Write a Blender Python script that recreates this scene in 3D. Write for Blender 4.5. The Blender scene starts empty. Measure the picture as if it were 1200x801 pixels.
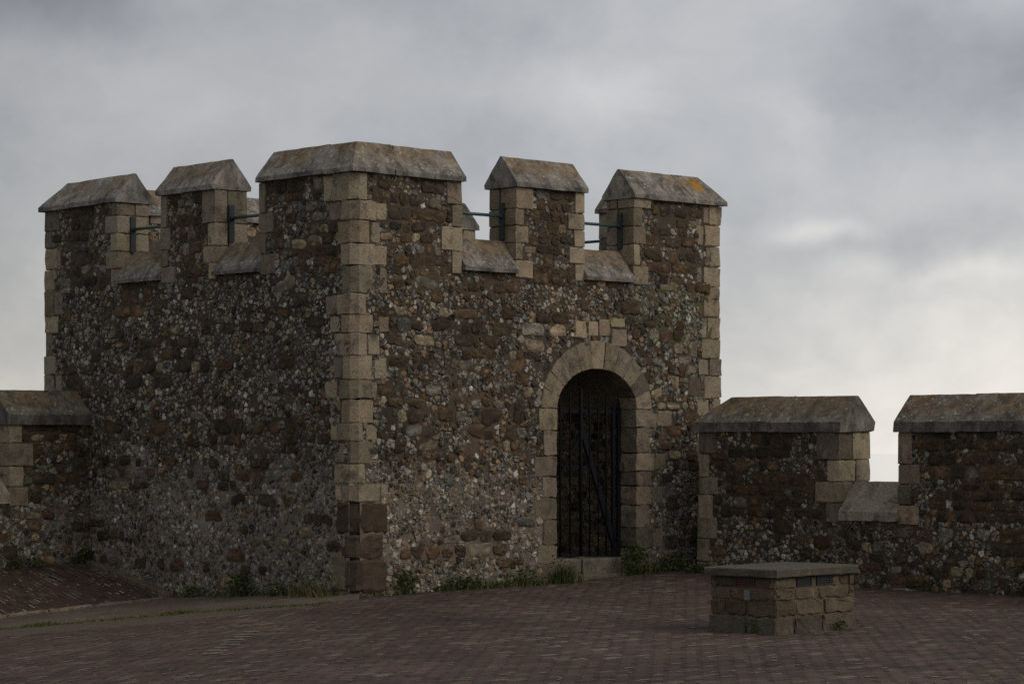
import bpy, math, random
import numpy as np
from mathutils import Vector, kdtree, noise as mnoise

random.seed(7)
rng = np.random.default_rng(7)
scene = bpy.context.scene
COL = scene.collection
R = math.radians

# ------------------------------------------------------------------ camera
cam_d = bpy.data.cameras.new('camera')
cam = bpy.data.objects.new('camera', cam_d)
COL.objects.link(cam)
cam.location = (0, 0, 1.6)
cam.rotation_euler = (R(90), 0, 0)
cam_d.sensor_width = 36.0
cam_d.lens = 84.66
cam_d.shift_y = 0.0954
cam_d.clip_start = 0.1
cam_d.clip_end = 60000
scene.camera = cam
scene.render.resolution_x = 1024
scene.render.resolution_y = 683

# ------------------------------------------------------------------ view / exposure
scene.view_settings.view_transform = 'Standard'
scene.view_settings.look = 'None'
scene.view_settings.exposure = 0.0
scene.view_settings.gamma = 1.0
scene.cycles.use_denoising = False
scene.cycles.max_bounces = 6
scene.cycles.diffuse_bounces = 4

# ------------------------------------------------------------------ node helpers
class NT:
    def __init__(self, tree):
        self.t = tree
        self.n = tree.nodes
        self.l = tree.links

    def new(self, typ, **kw):
        n = self.n.new(typ)
        for k, v in kw.items():
            setattr(n, k, v)
        return n

    def put(self, sock, v):
        if isinstance(v, bpy.types.NodeSocket):
            self.l.new(v, sock)
        elif isinstance(v, (int, float)):
            if sock.type == 'RGBA':
                sock.default_value = (v, v, v, 1)
            elif sock.type == 'VECTOR':
                sock.default_value = (v, v, v)
            else:
                sock.default_value = v
        else:
            v = tuple(v)
            if sock.type == 'RGBA' and len(v) == 3:
                v = v + (1,)
            sock.default_value = v

    def math(self, op, a, b=0.0, c=None, clamp=False):
        n = self.new('ShaderNodeMath', operation=op, use_clamp=clamp)
        self.put(n.inputs[0], a)
        self.put(n.inputs[1], b)
        if c is not None:
            self.put(n.inputs[2], c)
        return n.outputs[0]

    def vmath(self, op, a, b=(0, 0, 0)):
        n = self.new('ShaderNodeVectorMath', operation=op)
        self.put(n.inputs[0], a)
        self.put(n.inputs[1], b)
        return n.outputs[1] if op in ('LENGTH', 'DISTANCE', 'DOT_PRODUCT') else n.outputs[0]

    def mix(self, f, a, b, mode='MIX'):
        n = self.new('ShaderNodeMix', data_type='RGBA', blend_type=mode)
        self.put(n.inputs[0], f)
        self.put(n.inputs[6], a)
        self.put(n.inputs[7], b)
        return n.outputs[2]

    def rng(self, v, a, b, c=0.0, d=1.0, smooth=True):
        n = self.new('ShaderNodeMapRange')
        n.interpolation_type = 'SMOOTHSTEP' if smooth else 'LINEAR'
        n.clamp = True
        self.put(n.inputs[0], v)
        for i, x in enumerate((a, b, c, d)):
            self.put(n.inputs[1 + i], x)
        return n.outputs[0]

    def noise(self, vec, scale, detail=4, rough=0.55, dist=0.0, color=False):
        n = self.new('ShaderNodeTexNoise')
        if vec is not None:
            self.put(n.inputs['Vector'], vec)
        n.inputs['Scale'].default_value = scale
        n.inputs['Detail'].default_value = detail
        n.inputs['Roughness'].default_value = rough
        n.inputs['Distortion'].default_value = dist
        return n.outputs[1] if color else n.outputs[0]

    def voro(self, vec, scale, out='Distance', feature='F1', rand=1.0):
        n = self.new('ShaderNodeTexVoronoi', feature=feature)
        self.put(n.inputs['Vector'], vec)
        n.inputs['Scale'].default_value = scale
        n.inputs['Randomness'].default_value = rand
        return n.outputs[out]

    def bump(self, h, strength=0.5, dist=0.01, normal=None):
        n = self.new('ShaderNodeBump')
        n.inputs['Strength'].default_value = strength
        n.inputs['Distance'].default_value = dist
        self.put(n.inputs['Height'], h)
        if normal is not None:
            self.put(n.inputs['Normal'], normal)
        return n.outputs[0]


# ------------------------------------------------------------------ world: overcast Nishita sky with cloud layer
SUN_DIR = Vector((0.80, -0.42, 0.62)).normalized()
SUN_EL = math.asin(SUN_DIR.z)
SUN_ROT = math.atan2(SUN_DIR.x, SUN_DIR.y)
world = bpy.data.worlds.new('World')
scene.world = world
world.use_nodes = True
w = NT(world.node_tree)
w.n.clear()
out = w.new('ShaderNodeOutputWorld')
bg = w.new('ShaderNodeBackground')
w.l.new(bg.outputs[0], out.inputs[0])
bg.inputs[1].default_value = 0.1
sky = w.new('ShaderNodeTexSky', sky_type='NISHITA')
sky.sun_disc = False
sky.sun_elevation = SUN_EL
sky.sun_rotation = SUN_ROT
tc = w.new('ShaderNodeTexCoord')
d = tc.outputs['Generated']
sep = w.new('ShaderNodeSeparateXYZ')
w.l.new(d, sep.inputs[0])
dx, dy, dz = sep.outputs
stretch = w.vmath('MULTIPLY', d, (1.0, 1.0, 1.15))
warp = w.noise(stretch, 9.0, 5, 0.55, 0.3, color=True)
warpv = w.vmath('MULTIPLY', w.vmath('SUBTRACT', warp, (0.5, 0.5, 0.5)), (0.10, 0.10, 0.05))
wd = w.vmath('ADD', d, warpv)
sep2 = w.new('ShaderNodeSeparateXYZ')
w.l.new(wd, sep2.inputs[0])
wx, wy, wz = sep2.outputs


def blob(px, py, rx, ry):
    """soft cloud patch round a direction (photo pixels used as angles of 1/2822 rad)"""
    cx, cz = (px - 600) / 2822, (515 - py) / 2822
    a = w.math('DIVIDE', w.math('SUBTRACT', wx, cx), rx / 2822)
    b = w.math('DIVIDE', w.math('SUBTRACT', wz, cz), ry / 2822)
    c = w.math('MULTIPLY', w.math('SUBTRACT', wy, 0.98), 3.0)
    s = w.math('ADD', w.math('MULTIPLY', a, a), w.math('MULTIPLY', b, b))
    s = w.math('ADD', s, w.math('MULTIPLY', c, c))
    return w.math('POWER', 2.718, w.math('MULTIPLY', s, -1.0))


grad = w.rng(wz, -0.02, 0.125)
hor = (7.7, 7.38, 6.92)
mid = (4.50, 4.60, 4.80)
ccol = w.mix(grad, hor, mid)
# the left of the sky is a shade darker than the right
left = w.rng(wx, -0.26, 0.14, 0.80, 1.12)
ccol = w.mix(1.0, ccol, left, 'MULTIPLY')
shade = None
for (px, py, rx, ry, amt) in ((40, 15, 300, 50, -0.36), (1100, 105, 150, 70, -0.24), (1080, 285, 170, 42, -0.24),
                              (520, 190, 260, 90, -0.10), (60, 330, 150, 130, -0.05), (840, 150, 60, 25, -0.10),
                              (960, 264, 75, 14, 0.34), (1030, 306, 60, 18, 0.22), (1150, 330, 60, 14, 0.16), (715, 120, 130, 34, 0.20), (960, 130, 40, 60, 0.10), (300, 150, 170, 60, 0.08),
                              (890, 415, 60, 22, 0.06), (1140, 400, 90, 26, 0.08), (20, 450, 120, 50, 0.04), (700, 20, 300, 40, -0.06)):
    t = w.math('MULTIPLY', blob(px, py, rx, ry), amt)
    shade = t if shade is None else w.math('ADD', shade, t)
n1 = w.noise(stretch, 9.0, 5, 0.50, 0.0)
n2 = w.noise(stretch, 4.0, 4, 0.5, 0.2)
n3 = w.noise(w.vmath('MULTIPLY', wd, (1.0, 1.0, 1.5)), 24.0, 6, 0.6, 0.0)
shade = w.math('ADD', shade, w.math('MULTIPLY', w.math('SUBTRACT', w.rng(n1, 0.36, 0.64), 0.5), 0.20))
shade = w.math('ADD', shade, w.math('MULTIPLY', w.math('SUBTRACT', n2, 0.5), 0.30))
shade = w.math('ADD', shade, w.math('MULTIPLY', w.math('SUBTRACT', w.rng(n3, 0.30, 0.70), 0.5), 0.10))
# brighter cloud is creamier, shaded cloud bluer
tint = w.mix(w.rng(shade, -0.25, 0.25), (0.985, 1.0, 1.02), (1.02, 1.0, 0.97))
ccol = w.mix(1.0, ccol, tint, 'MULTIPLY')
ccol = w.mix(1.0, ccol, w.math('ADD', shade, 1.0), 'MULTIPLY')
final = w.mix(0.93, sky.outputs[0], ccol)
w.l.new(final, bg.inputs[0])

# ------------------------------------------------------------------ sun: behind thin cloud, so very soft
sl = bpy.data.lights.new('sun', 'SUN')
so = bpy.data.objects.new('sun', sl)
COL.objects.link(so)
sl.energy = 1.0
sl.angle = R(35)
sl.color = (1.0, 0.92, 0.80)
so.rotation_euler = SUN_DIR.to_track_quat('Z', 'Y').to_euler()
so.location = (20, -10, 30)


# ------------------------------------------------------------------ where the tower stands
def V3(x, y, z=0.0):
    return np.array((x, y, z), float)


EA = V3(0.7369, 0.6760)   # along the tower's door face, away to the right
EB = V3(-0.6760, 0.7369)  # along the tower's other face, away to the left
TC = V3(-1.626, 24.80)
LR, LL = 5.54, 5.95


# ------------------------------------------------------------------ materials
def new_mat(name):
    m = bpy.data.materials.new(name)
    m.use_nodes = True
    nt = NT(m.node_tree)
    bsdf = nt.n['Principled BSDF']
    return m, nt, bsdf


def geo_pos(nt):
    return nt.new('ShaderNodeNewGeometry').outputs['Position']


def col_attr(nt):
    n = nt.new('ShaderNodeAttribute', attribute_name='Col')
    return n.outputs['Color']


def mat_stone(name, var=0.35, fine=55.0, bump=0.5, rough=0.9, pits=0.0, lichen=0.0, spec=0.3, grime=0.0, flint=False):
    m, nt, b = new_mat(name)
    p = geo_pos(nt)
    c = col_attr(nt)
    a1 = nt.noise(p, fine, 6, 0.65)
    a2 = nt.noise(p, 7.0, 4, 0.6, 0.3)
    a3 = nt.noise(p, 1.1, 3, 0.5)
    v = nt.math('ADD', nt.math('MULTIPLY', nt.math('SUBTRACT', a1, 0.5), var * 2.4), 1.0)
    v = nt.math('MULTIPLY', v, nt.math('ADD', nt.math('MULTIPLY', nt.math('SUBTRACT', a2, 0.5), var * 1.6), 1.0))
    v = nt.math('MULTIPLY', v, nt.math('ADD', nt.math('MULTIPLY', nt.math('SUBTRACT', a3, 0.5), 0.6), 1.0))
    c = nt.mix(1.0, c, v, 'MULTIPLY')
    h = a1
    if pits:
        vd = nt.voro(p, 38.0)
        pit = nt.rng(vd, 0.10, 0.30)
        pm = nt.math('MULTIPLY', nt.math('SUBTRACT', 1.0, pit), nt.rng(nt.noise(p, 12.0, 3), 0.5, 0.62))
        c = nt.mix(nt.math('MULTIPLY', pm, pits), c, (0.03, 0.025, 0.02))
        h = nt.math('SUBTRACT', h, nt.math('MULTIPLY', pm, 0.8))
    if flint:
        f1 = nt.noise(p, 24.0, 4, 0.6, 0.8)
        c = nt.mix(nt.math('MULTIPLY', nt.rng(f1, 0.52, 0.60), 0.85), c, (0.30, 0.275, 0.235))
        f2 = nt.noise(p, 33.0, 3, 0.6, 0.8)
        c = nt.mix(nt.math('MULTIPLY', nt.rng(f2, 0.55, 0.62), 0.9), c, (0.012, 0.012, 0.014))
    if grime:
        gn = nt.noise(p, 5.5, 7, 0.72, 0.6)
        c = nt.mix(nt.math('MULTIPLY', nt.rng(gn, 0.50, 0.66), grime), c, (0.065, 0.056, 0.046))
        gl = nt.noise(p, 9.0, 6, 0.7, 0.4)
        c = nt.mix(nt.math('MULTIPLY', nt.rng(gl, 0.56, 0.70), 0.45), c, (0.34, 0.29, 0.22))
    if lichen:
        ln = nt.noise(p, 16.0, 6, 0.7, 0.6)
        lm = nt.rng(ln, 0.64, 0.70)
        c = nt.mix(nt.math('MULTIPLY', lm, lichen), c, (0.20, 0.20, 0.17))
    nt.put(b.inputs['Base Color'], c)
    b.inputs['Roughness'].default_value = rough
    b.inputs['Specular IOR Level'].default_value = spec
    nt.put(b.inputs['Normal'], nt.bump(h, bump, 0.012))
    return m


M_RUB = mat_stone('rubble_stone', 0.55, 52.0, 0.9, 0.94)
M_FLINT = mat_stone('flint', 0.6, 40.0, 0.7, 0.55, spec=0.4, flint=True)
M_MORTAR = mat_stone('lime_mortar', 0.5, 40.0, 0.9, 0.97, pits=0.5)
M_ASHLAR = mat_stone('ashlar_limestone', 0.55, 44.0, 1.0, 0.93, pits=0.85, lichen=0.0, grime=0.7)
M_BRICK = mat_stone('paving_brick', 0.40, 45.0, 0.4, 0.82, spec=0.25)


def mat_coping():
    m, nt, b = new_mat('weathered_coping_stone')
    p = geo_pos(nt)
    base = col_attr(nt)
    a1 = nt.noise(p, 80.0, 6, 0.7)
    a2 = nt.noise(nt.vmath('MULTIPLY', p, (6.0, 6.0, 1.6)), 1.0, 5, 0.65, 0.4)
    a3 = nt.noise(p, 2.3, 3, 0.55)
    v = nt.math('ADD', nt.math('MULTIPLY', nt.math('SUBTRACT', a1, 0.5), 2.0), 1.0)
    v = nt.math('MULTIPLY', v, nt.math('ADD', nt.math('MULTIPLY', nt.math('SUBTRACT', a2, 0.5), 2.6), 1.0))
    v = nt.math('MULTIPLY', v, nt.math('ADD', nt.math('MULTIPLY', nt.math('SUBTRACT', nt.noise(p, 3.1, 6, 0.7, 0.8), 0.5), 3.2), 1.0))
    c = nt.mix(1.0, base, v, 'MULTIPLY')
    # how steep the surface is: lichen grows on the weathered slopes, less on the upright gables
    nz = nt.new('ShaderNodeSeparateXYZ')
    nt.l.new(nt.new('ShaderNodeNewGeometry').outputs['Normal'], nz.inputs[0])
    up = nt.rng(nz.outputs[2], 0.15, 0.45)
    patch = nt.rng(a3, 0.40, 0.60)
    # pale crustose lichen, small spots
    s1 = nt.noise(p, 26.0, 5, 0.75, 0.5)
    pale = nt.math('MULTIPLY', nt.rng(s1, 0.53, 0.63), nt.math('ADD', 0.25, nt.math('MULTIPLY', up, 0.6)))
    c = nt.mix(nt.math('MULTIPLY', pale, 0.85), c, (0.36, 0.35, 0.33))
    vd = nt.voro(p, 17.0)
    vc = nt.new('ShaderNodeTexVoronoi')
    nt.put(vc.inputs['Vector'], p)
    vc.inputs['Scale'].default_value = 17.0
    sepc = nt.new('ShaderNodeSeparateColor')
    nt.l.new(vc.outputs['Color'], sepc.inputs[0])
    spot = nt.math('MULTIPLY', nt.rng(vd, 0.34, 0.18), nt.rng(sepc.outputs[0], 0.80, 0.82))
    c = nt.mix(nt.math('MULTIPLY', nt.math('MULTIPLY', spot, up), 0.8), c, (0.42, 0.42, 0.40))
    # orange lichen
    o1 = nt.noise(p, 19.0, 7, 0.75, 0.6)
    o2 = nt.rng(nt.noise(p, 1.7, 3, 0.5), 0.32, 0.52)
    om = nt.math('MULTIPLY', nt.rng(o1, 0.455, 0.525), o2)
    om = nt.math('MULTIPLY', om, up)
    om = nt.math('MULTIPLY', om, nt.rng(nt.new('ShaderNodeAttribute', attribute_name='Up').outputs['Fac'], 0.2, 0.75, 0.08, 1.0))
    c = nt.mix(nt.math('MULTIPLY', om, 0.8), c, nt.mix(nt.noise(p, 30.0, 4, 0.7), (0.125, 0.088, 0.042), (0.27, 0.150, 0.038)))
    spotp = TC + 5.22 * EA + 0.10 * EB + V3(0, 0, 4.60)
    ds = nt.vmath('DISTANCE', nt.vmath('ADD', p, nt.vmath('MULTIPLY', nt.vmath('SUBTRACT', nt.noise(p, 14.0, 4, 0.6, color=True), (0.5, 0.5, 0.5)), (0.2, 0.2, 0.2))), tuple(spotp))
    c = nt.mix(nt.math('MULTIPLY', nt.rng(ds, 0.13, 0.09), 0.9), c, (0.36, 0.17, 0.025))
    dk = nt.math('MULTIPLY', nt.rng(nt.noise(p, 6.5, 6, 0.7, 0.6), 0.50, 0.62), 0.6)
    c = nt.mix(dk, c, (0.045, 0.041, 0.037))
    # dull moss film
    g = nt.math('MULTIPLY', nt.rng(nt.noise(p, 5.0, 5, 0.6), 0.52, 0.7), nt.math('MULTIPLY', up, 0.2))
    c = nt.mix(g, c, (0.085, 0.075, 0.035))
    nt.put(b.inputs['Base Color'], c)
    b.inputs['Roughness'].default_value = 0.93
    b.inputs['Specular IOR Level'].default_value = 0.25
    nt.put(b.inputs['Normal'], nt.bump(nt.math('ADD', a1, nt.math('MULTIPLY', s1, 0.6)), 0.5, 0.012))
    return m


M_COPING = mat_coping()


def mat_plain(name, colr, rough=0.6, metal=0.0, var=0.3, scale=30.0, bump=0.2, spec=0.4):
    m, nt, b = new_mat(name)
    p = geo_pos(nt)
    a = nt.noise(p, scale, 5, 0.6)
    v = nt.math('ADD', nt.math('MULTIPLY', nt.math('SUBTRACT', a, 0.5), var * 2.5), 1.0)
    nt.put(b.inputs['Base Color'], nt.mix(1.0, colr, v, 'MULTIPLY'))
    b.inputs['Roughness'].default_value = rough
    b.inputs['Metallic'].default_value = metal
    b.inputs['Specular IOR Level'].default_value = spec
    nt.put(b.inputs['Normal'], nt.bump(a, bump, 0.005))
    return m


M_IRON = mat_plain('black_iron_paint', (0.008, 0.009, 0.012), 0.75, 0.0, 0.4, 60, 0.2, 0.15)
M_RUST = mat_plain('rusty_lock', (0.035, 0.020, 0.013), 0.85, 0.0, 0.5, 60)
M_RAIL = mat_plain('green_rail_paint', (0.035, 0.075, 0.072), 0.5, 0.0, 0.35, 50)
M_BRACKET = mat_plain('dark_bracket_paint', (0.022, 0.030, 0.034), 0.6, 0.0, 0.35, 50)
M_VENT = mat_plain('dark_vent', (0.022, 0.022, 0.026), 0.7, 0.0, 0.3, 60)
M_VENTRED = mat_plain('clay_vent', (0.055, 0.026, 0.022), 0.8, 0.0, 0.4, 60)
M_PLATE = mat_plain('pale_plate', (0.14, 0.135, 0.13), 0.6, 0.0, 0.2, 60)
M_SLAB = mat_stone('concrete_slab', 0.5, 60.0, 0.7, 0.95, pits=0.4, grime=0.45)
M_ROOF = mat_plain('lead_roof', (0.12, 0.12, 0.12), 0.8, 0.0, 0.3, 10)
M_HILL = mat_plain('grass_hill', (0.06, 0.08, 0.03), 0.95, 0.0, 0.5, 0.2)


def mat_leaf(name):
    m, nt, b = new_mat(name)
    c = col_attr(nt)
    p = geo_pos(nt)
    a = nt.noise(p, 25.0, 3, 0.6)
    nt.put(b.inputs['Base Color'], nt.mix(1.0, c, nt.math('ADD', a, 0.5), 'MULTIPLY'))
    b.inputs['Roughness'].default_value = 0.75
    b.inputs['Specular IOR Level'].default_value = 0.25
    return m


M_LEAF = mat_leaf('leaf')


def mat_path(name, c1, c2, c3):
    m, nt, b = new_mat(name)
    p = geo_pos(nt)
    a1 = nt.noise(p, 28.0, 6, 0.7)
    a2 = nt.noise(p, 2.2, 5, 0.6, 0.5)
    vd = nt.voro(p, 16.0)
    c = nt.mix(nt.rng(a2, 0.38, 0.62), c1, c2)
    c = nt.mix(nt.math('MULTIPLY', nt.rng(a1, 0.52, 0.68), 0.6), c, c3)
    c = nt.mix(nt.math('MULTIPLY', nt.rng(vd, 0.12, 0.3, 1, 0), nt.rng(nt.noise(p, 3.0, 3), 0.5, 0.6)), c, (0.22, 0.20, 0.17))
    g = nt.rng(nt.noise(p, 4.0, 6, 0.7), 0.60, 0.68)
    c = nt.mix(nt.math('MULTIPLY', g, 0.6), c, (0.05, 0.055, 0.018))
    nt.put(b.inputs['Base Color'], c)
    b.inputs['Roughness'].default_value = 0.95
    nt.put(b.inputs['Normal'], nt.bump(a1, 0.8, 0.03))
    return m


M_PATH = mat_path('worn_path', (0.085, 0.054, 0.037), (0.105, 0.082, 0.058), (0.19, 0.15, 0.11))
M_GUTTER = mat_path('gutter_band', (0.098, 0.068, 0.048), (0.082, 0.058, 0.043), (0.14, 0.105, 0.08))


def mat_bed():
    m, nt, b = new_mat('paving_bed')
    p = geo_pos(nt)
    a1 = nt.noise(p, 20.0, 6, 0.7)
    a2 = nt.rng(nt.noise(p, 1.2, 5, 0.65), 0.52, 0.66)
    c = nt.mix(a1, (0.035, 0.028, 0.023), (0.09, 0.075, 0.06))
    c = nt.mix(nt.math('MULTIPLY', a2, 0.8), c, (0.36, 0.34, 0.31))
    nt.put(b.inputs['Base Color'], c)
    b.inputs['Roughness'].default_value = 0.95
    return m


M_BED = mat_bed()


def mat_sea():
    m, nt, b = new_mat('sea_water')
    p = geo_pos(nt)
    a = nt.noise(p, 0.02, 6, 0.6)
    b.inputs['Base Color'].default_value = (0.42, 0.49, 0.52, 1)  # haze over the water is put into this pale base
    b.inputs['Roughness'].default_value = 0.03
    b.inputs['IOR'].default_value = 1.33
    nt.put(b.inputs['Normal'], nt.bump(a, 0.02, 0.1))
    return m


M_SEA = mat_sea()


# ------------------------------------------------------------------ mesh builder
class MB:
    def __init__(self):
        self.v, self.c, self.f, self.m, self.s = [], [], [], [], []
        self.up = []
        self.n = 0

    def add(self, V, F, col=(0.5, 0.5, 0.5), mat=0, smooth=False):
        V = np.asarray(V, float).reshape(-1, 3)
        c = np.asarray(col, float)
        if c.ndim == 1:
            c = np.tile(c, (len(V), 1))
        o = self.n
        self.v.append(V)
        self.c.append(c)
        for q in F:
            self.f.append(tuple(int(i) + o for i in q))
        self.m.extend([mat] * len(F) if np.isscalar(mat) else list(mat))
        self.s.extend([smooth] * len(F) if np.isscalar(smooth) else list(smooth))
        self.n += len(V)

    def obj(self, name, mats, parent=None):
        me = bpy.data.meshes.new(name)
        V = np.concatenate(self.v) if self.v else np.zeros((0, 3))
        C = np.concatenate(self.c) if self.c else np.zeros((0, 3))
        me.from_pydata(V.tolist(), [], self.f)
        if not isinstance(mats, (list, tuple)):
            mats = [mats]
        for mm in mats:
            me.materials.append(mm)
        me.polygons.foreach_set('material_index', np.array(self.m, np.int32))
        me.polygons.foreach_set('use_smooth', np.array(self.s, bool))
        at = me.color_attributes.new('Col', 'FLOAT_COLOR', 'POINT')
        at.data.foreach_set('color', np.c_[C, np.ones(len(C))].astype(np.float32).ravel())
        me.update()
        if self.up:
            ua = me.attributes.new('Up', 'FLOAT', 'POINT')
            ua.data.foreach_set('value', np.concatenate(self.up).astype(np.float32))
        o = bpy.data.objects.new(name, me)
        COL.objects.link(o)
        if parent is not None:
            o.parent = parent
            o.matrix_parent_inverse = parent.matrix_world.inverted()
        return o


def empty(name, loc, label, cat, group=None):
    o = bpy.data.objects.new(name, None)
    COL.objects.link(o)
    o.location = loc
    o.empty_display_size = 0.3
    o['label'] = label
    o['category'] = cat
    if group:
        o['group'] = group
    bpy.context.view_layer.update()
    return o


def tag(o, label=None, cat=None, group=None, kind=None):
    for k, v in (('label', label), ('category', cat), ('group', group), ('kind', kind)):
        if v:
            o[k] = v
    return o




def vcol(base, amt=0.12):
    base = np.asarray(base, float) * np.array((1.05, 0.99, 0.88))
    k = 1 + rng.normal(0, amt)
    return np.clip(base * max(k, 0.3) * (1 + rng.normal(0, min(amt * 0.22, 0.022), 3)), 0.004, 0.9)


def resample(poly, step):
    pts = []
    n = len(poly)
    for i in range(n):
        a, b = np.array(poly[i], float), np.array(poly[(i + 1) % n], float)
        k = max(1, int(round(np.linalg.norm(b - a) / step)))
        for j in range(k):
            pts.append(a + (b - a) * j / k)
    return np.array(pts)


# faces that carry field stones; dressed blocks standing in a face are noted so that no field stone grows through them
FACES = []


def add_face(O, es, en):
    FACES.append((np.array(O, float), np.array(es, float), np.array(en, float), []))


def note_block(V):
    for (O, es, en, rects) in FACES:
        n = (V - O) @ en
        m = (n > 0.006) & (n < 0.10)
        if m.sum() >= 4:
            s_, z_ = (V[m] - O) @ es, V[m][:, 2] - O[2]
            if s_.max() - s_.min() > 0.03:
                rects.append((s_.min(), s_.max(), z_.min(), z_.max()))


def face_rects(O, en):
    for (O2, es2, en2, rects) in FACES:
        if np.linalg.norm(O - O2) < 1e-6 and np.dot(en, en2) > 0.99:
            return rects
    return []


def prism(mb, poly, O, e1, e2, e3, h0, h1, bev=0.010, jit=0.004, col=(0.2, 0.2, 0.2), mat=0, step=0.07,
          both=True, layers=2, smooth=False):
    """a rough dressed block: outline poly in (e1, e2), extruded along e3 from h0 to h1, worn edges"""
    P = np.array(poly, float)
    area = 0.5 * np.sum(P[:, 0] * np.roll(P[:, 1], -1) - np.roll(P[:, 0], -1) * P[:, 1])
    if area < 0:
        P = P[::-1]
    Q = resample(P, step)
    n = len(Q)
    cen = Q.mean(0)
    prev, nxt = np.roll(Q, 1, 0), np.roll(Q, -1, 0)
    tan = nxt - prev
    tan /= np.linalg.norm(tan, axis=1)[:, None] + 1e-9
    inn = np.c_[-tan[:, 1], tan[:, 0]]
    # round the outline's corners a little
    cosang = np.einsum('ij,ij->i', (Q - prev) / (np.linalg.norm(Q - prev, axis=1)[:, None] + 1e-9),
                       (nxt - Q) / (np.linalg.norm(nxt - Q, axis=1)[:, None] + 1e-9))
    Q = Q + inn * ((1 - np.clip(cosang, -1, 1)) * bev * 0.8)[:, None]
    rings = []
    hs = [(h0, bev)] if both else [(h0, 0)]
    if both:
        hs.append((h0 + bev, 0))
    for k in range(1, layers):
        hs.append((h0 + (h1 - h0) * k / layers, 0))
    hs += [(h1 - bev, 0), (h1, bev)]
    base_j = rng.normal(0, jit, (n, 2))
    for h, ins in hs:
        r = Q + inn * ins + base_j * 0.7 + rng.normal(0, jit * 0.6, (n, 2))
        hh = h + rng.normal(0, jit * 0.6, n)
        rings.append(O + r[:, :1] * e1 + r[:, 1:2] * e2 + hh[:, None] * e3)
    Vv = np.concatenate(rings)
    flip = np.dot(np.cross(e1, e2), e3) < 0
    F = []
    for k in range(len(hs) - 1):
        for i in range(n):
            j = (i + 1) % n
            F.append((k * n + i, k * n + j, (k + 1) * n + j, (k + 1) * n + i))
    F.append(tuple((len(hs) - 1) * n + i for i in range(n)))
    F.append(tuple(reversed(range(n))))
    if flip:
        F = [tuple(reversed(f)) for f in F]
    mb.add(Vv, F, col, mat, smooth)
    note_block(Vv)


def box(mb, O, e1, e2, e3, s0, s1, t0, t1, u0, u1, col=(0.2, 0.2, 0.2), mat=0):
    P = [O + s * e1 + t * e2 + u * e3 for u in (u0, u1) for t in (t0, t1) for s in (s0, s1)]
    F = [(0, 2, 3, 1), (4, 5, 7, 6), (0, 1, 5, 4), (2, 6, 7, 3), (0, 4, 6, 2), (1, 3, 7, 5)]
    if np.dot(np.cross(e1, e2), e3) < 0:
        F = [tuple(reversed(f)) for f in F]
    mb.add(P, F, col, mat)


def tube(mb, a, b, r, col=(0.2, 0.2, 0.2), seg=10, tip=0.0):
    a, b = np.asarray(a, float), np.asarray(b, float)
    dvec = (b - a) / np.linalg.norm(b - a)
    u = np.cross(dvec, (0, 0, 1) if abs(dvec[2]) < 0.9 else (1, 0, 0))
    u /= np.linalg.norm(u)
    v = np.cross(dvec, u)
    ring = [math.cos(2 * math.pi * i / seg) * u + math.sin(2 * math.pi * i / seg) * v for i in range(seg)]
    P = [a + r * q for q in ring] + [b + r * q for q in ring]
    F = [(i, (i + 1) % seg, seg + (i + 1) % seg, seg + i) for i in range(seg)]
    F.append(tuple(reversed(range(seg))))
    if tip:
        P.append(b + dvec * tip)
        F += [(seg + i, seg + (i + 1) % seg, 2 * seg) for i in range(seg)]
    else:
        F.append(tuple(range(seg, 2 * seg)))
    mb.add(P, F, col, 0, True)


EZ = V3(0, 0, 1)

# ------------------------------------------------------------------ rubble masonry
PAL = {
    'brown': [(0.056, 0.039, 0.025), (0.072, 0.050, 0.031), (0.042, 0.031, 0.022), (0.085, 0.057, 0.034), (0.050, 0.039, 0.029)],
    'pale': [(0.215, 0.178, 0.125), (0.180, 0.150, 0.108), (0.160, 0.138, 0.105)],
    'rag': [(0.150, 0.132, 0.102), (0.180, 0.153, 0.112), (0.120, 0.110, 0.093), (0.130, 0.126, 0.115)],
    'dark': [(0.030, 0.028, 0.026), (0.044, 0.040, 0.035), (0.055, 0.047, 0.038)],
    'grey': [(0.090, 0.082, 0.070), (0.118, 0.105, 0.088), (0.070, 0.064, 0.056), (0.098, 0.080, 0.060), (0.090, 0.090, 0.090)],
    'light': [(0.215, 0.195, 0.168), (0.250, 0.225, 0.190), (0.185, 0.182, 0.172)],
    'white': [(0.36, 0.34, 0.30), (0.44, 0.42, 0.39), (0.30, 0.30, 0.30)],
    'tan': [(0.165, 0.120, 0.078), (0.135, 0.094, 0.060), (0.190, 0.145, 0.098)],
    'red': [(0.20, 0.055, 0.028), (0.15, 0.055, 0.033)],
}


def pick(weights):
    ks = list(weights)
    p = np.array([weights[k] for k in ks], float)
    k = ks[rng.choice(len(ks), p=p / p.sum())]
    return k, vcol(random.choice(PAL[k]), 0.13)


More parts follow.
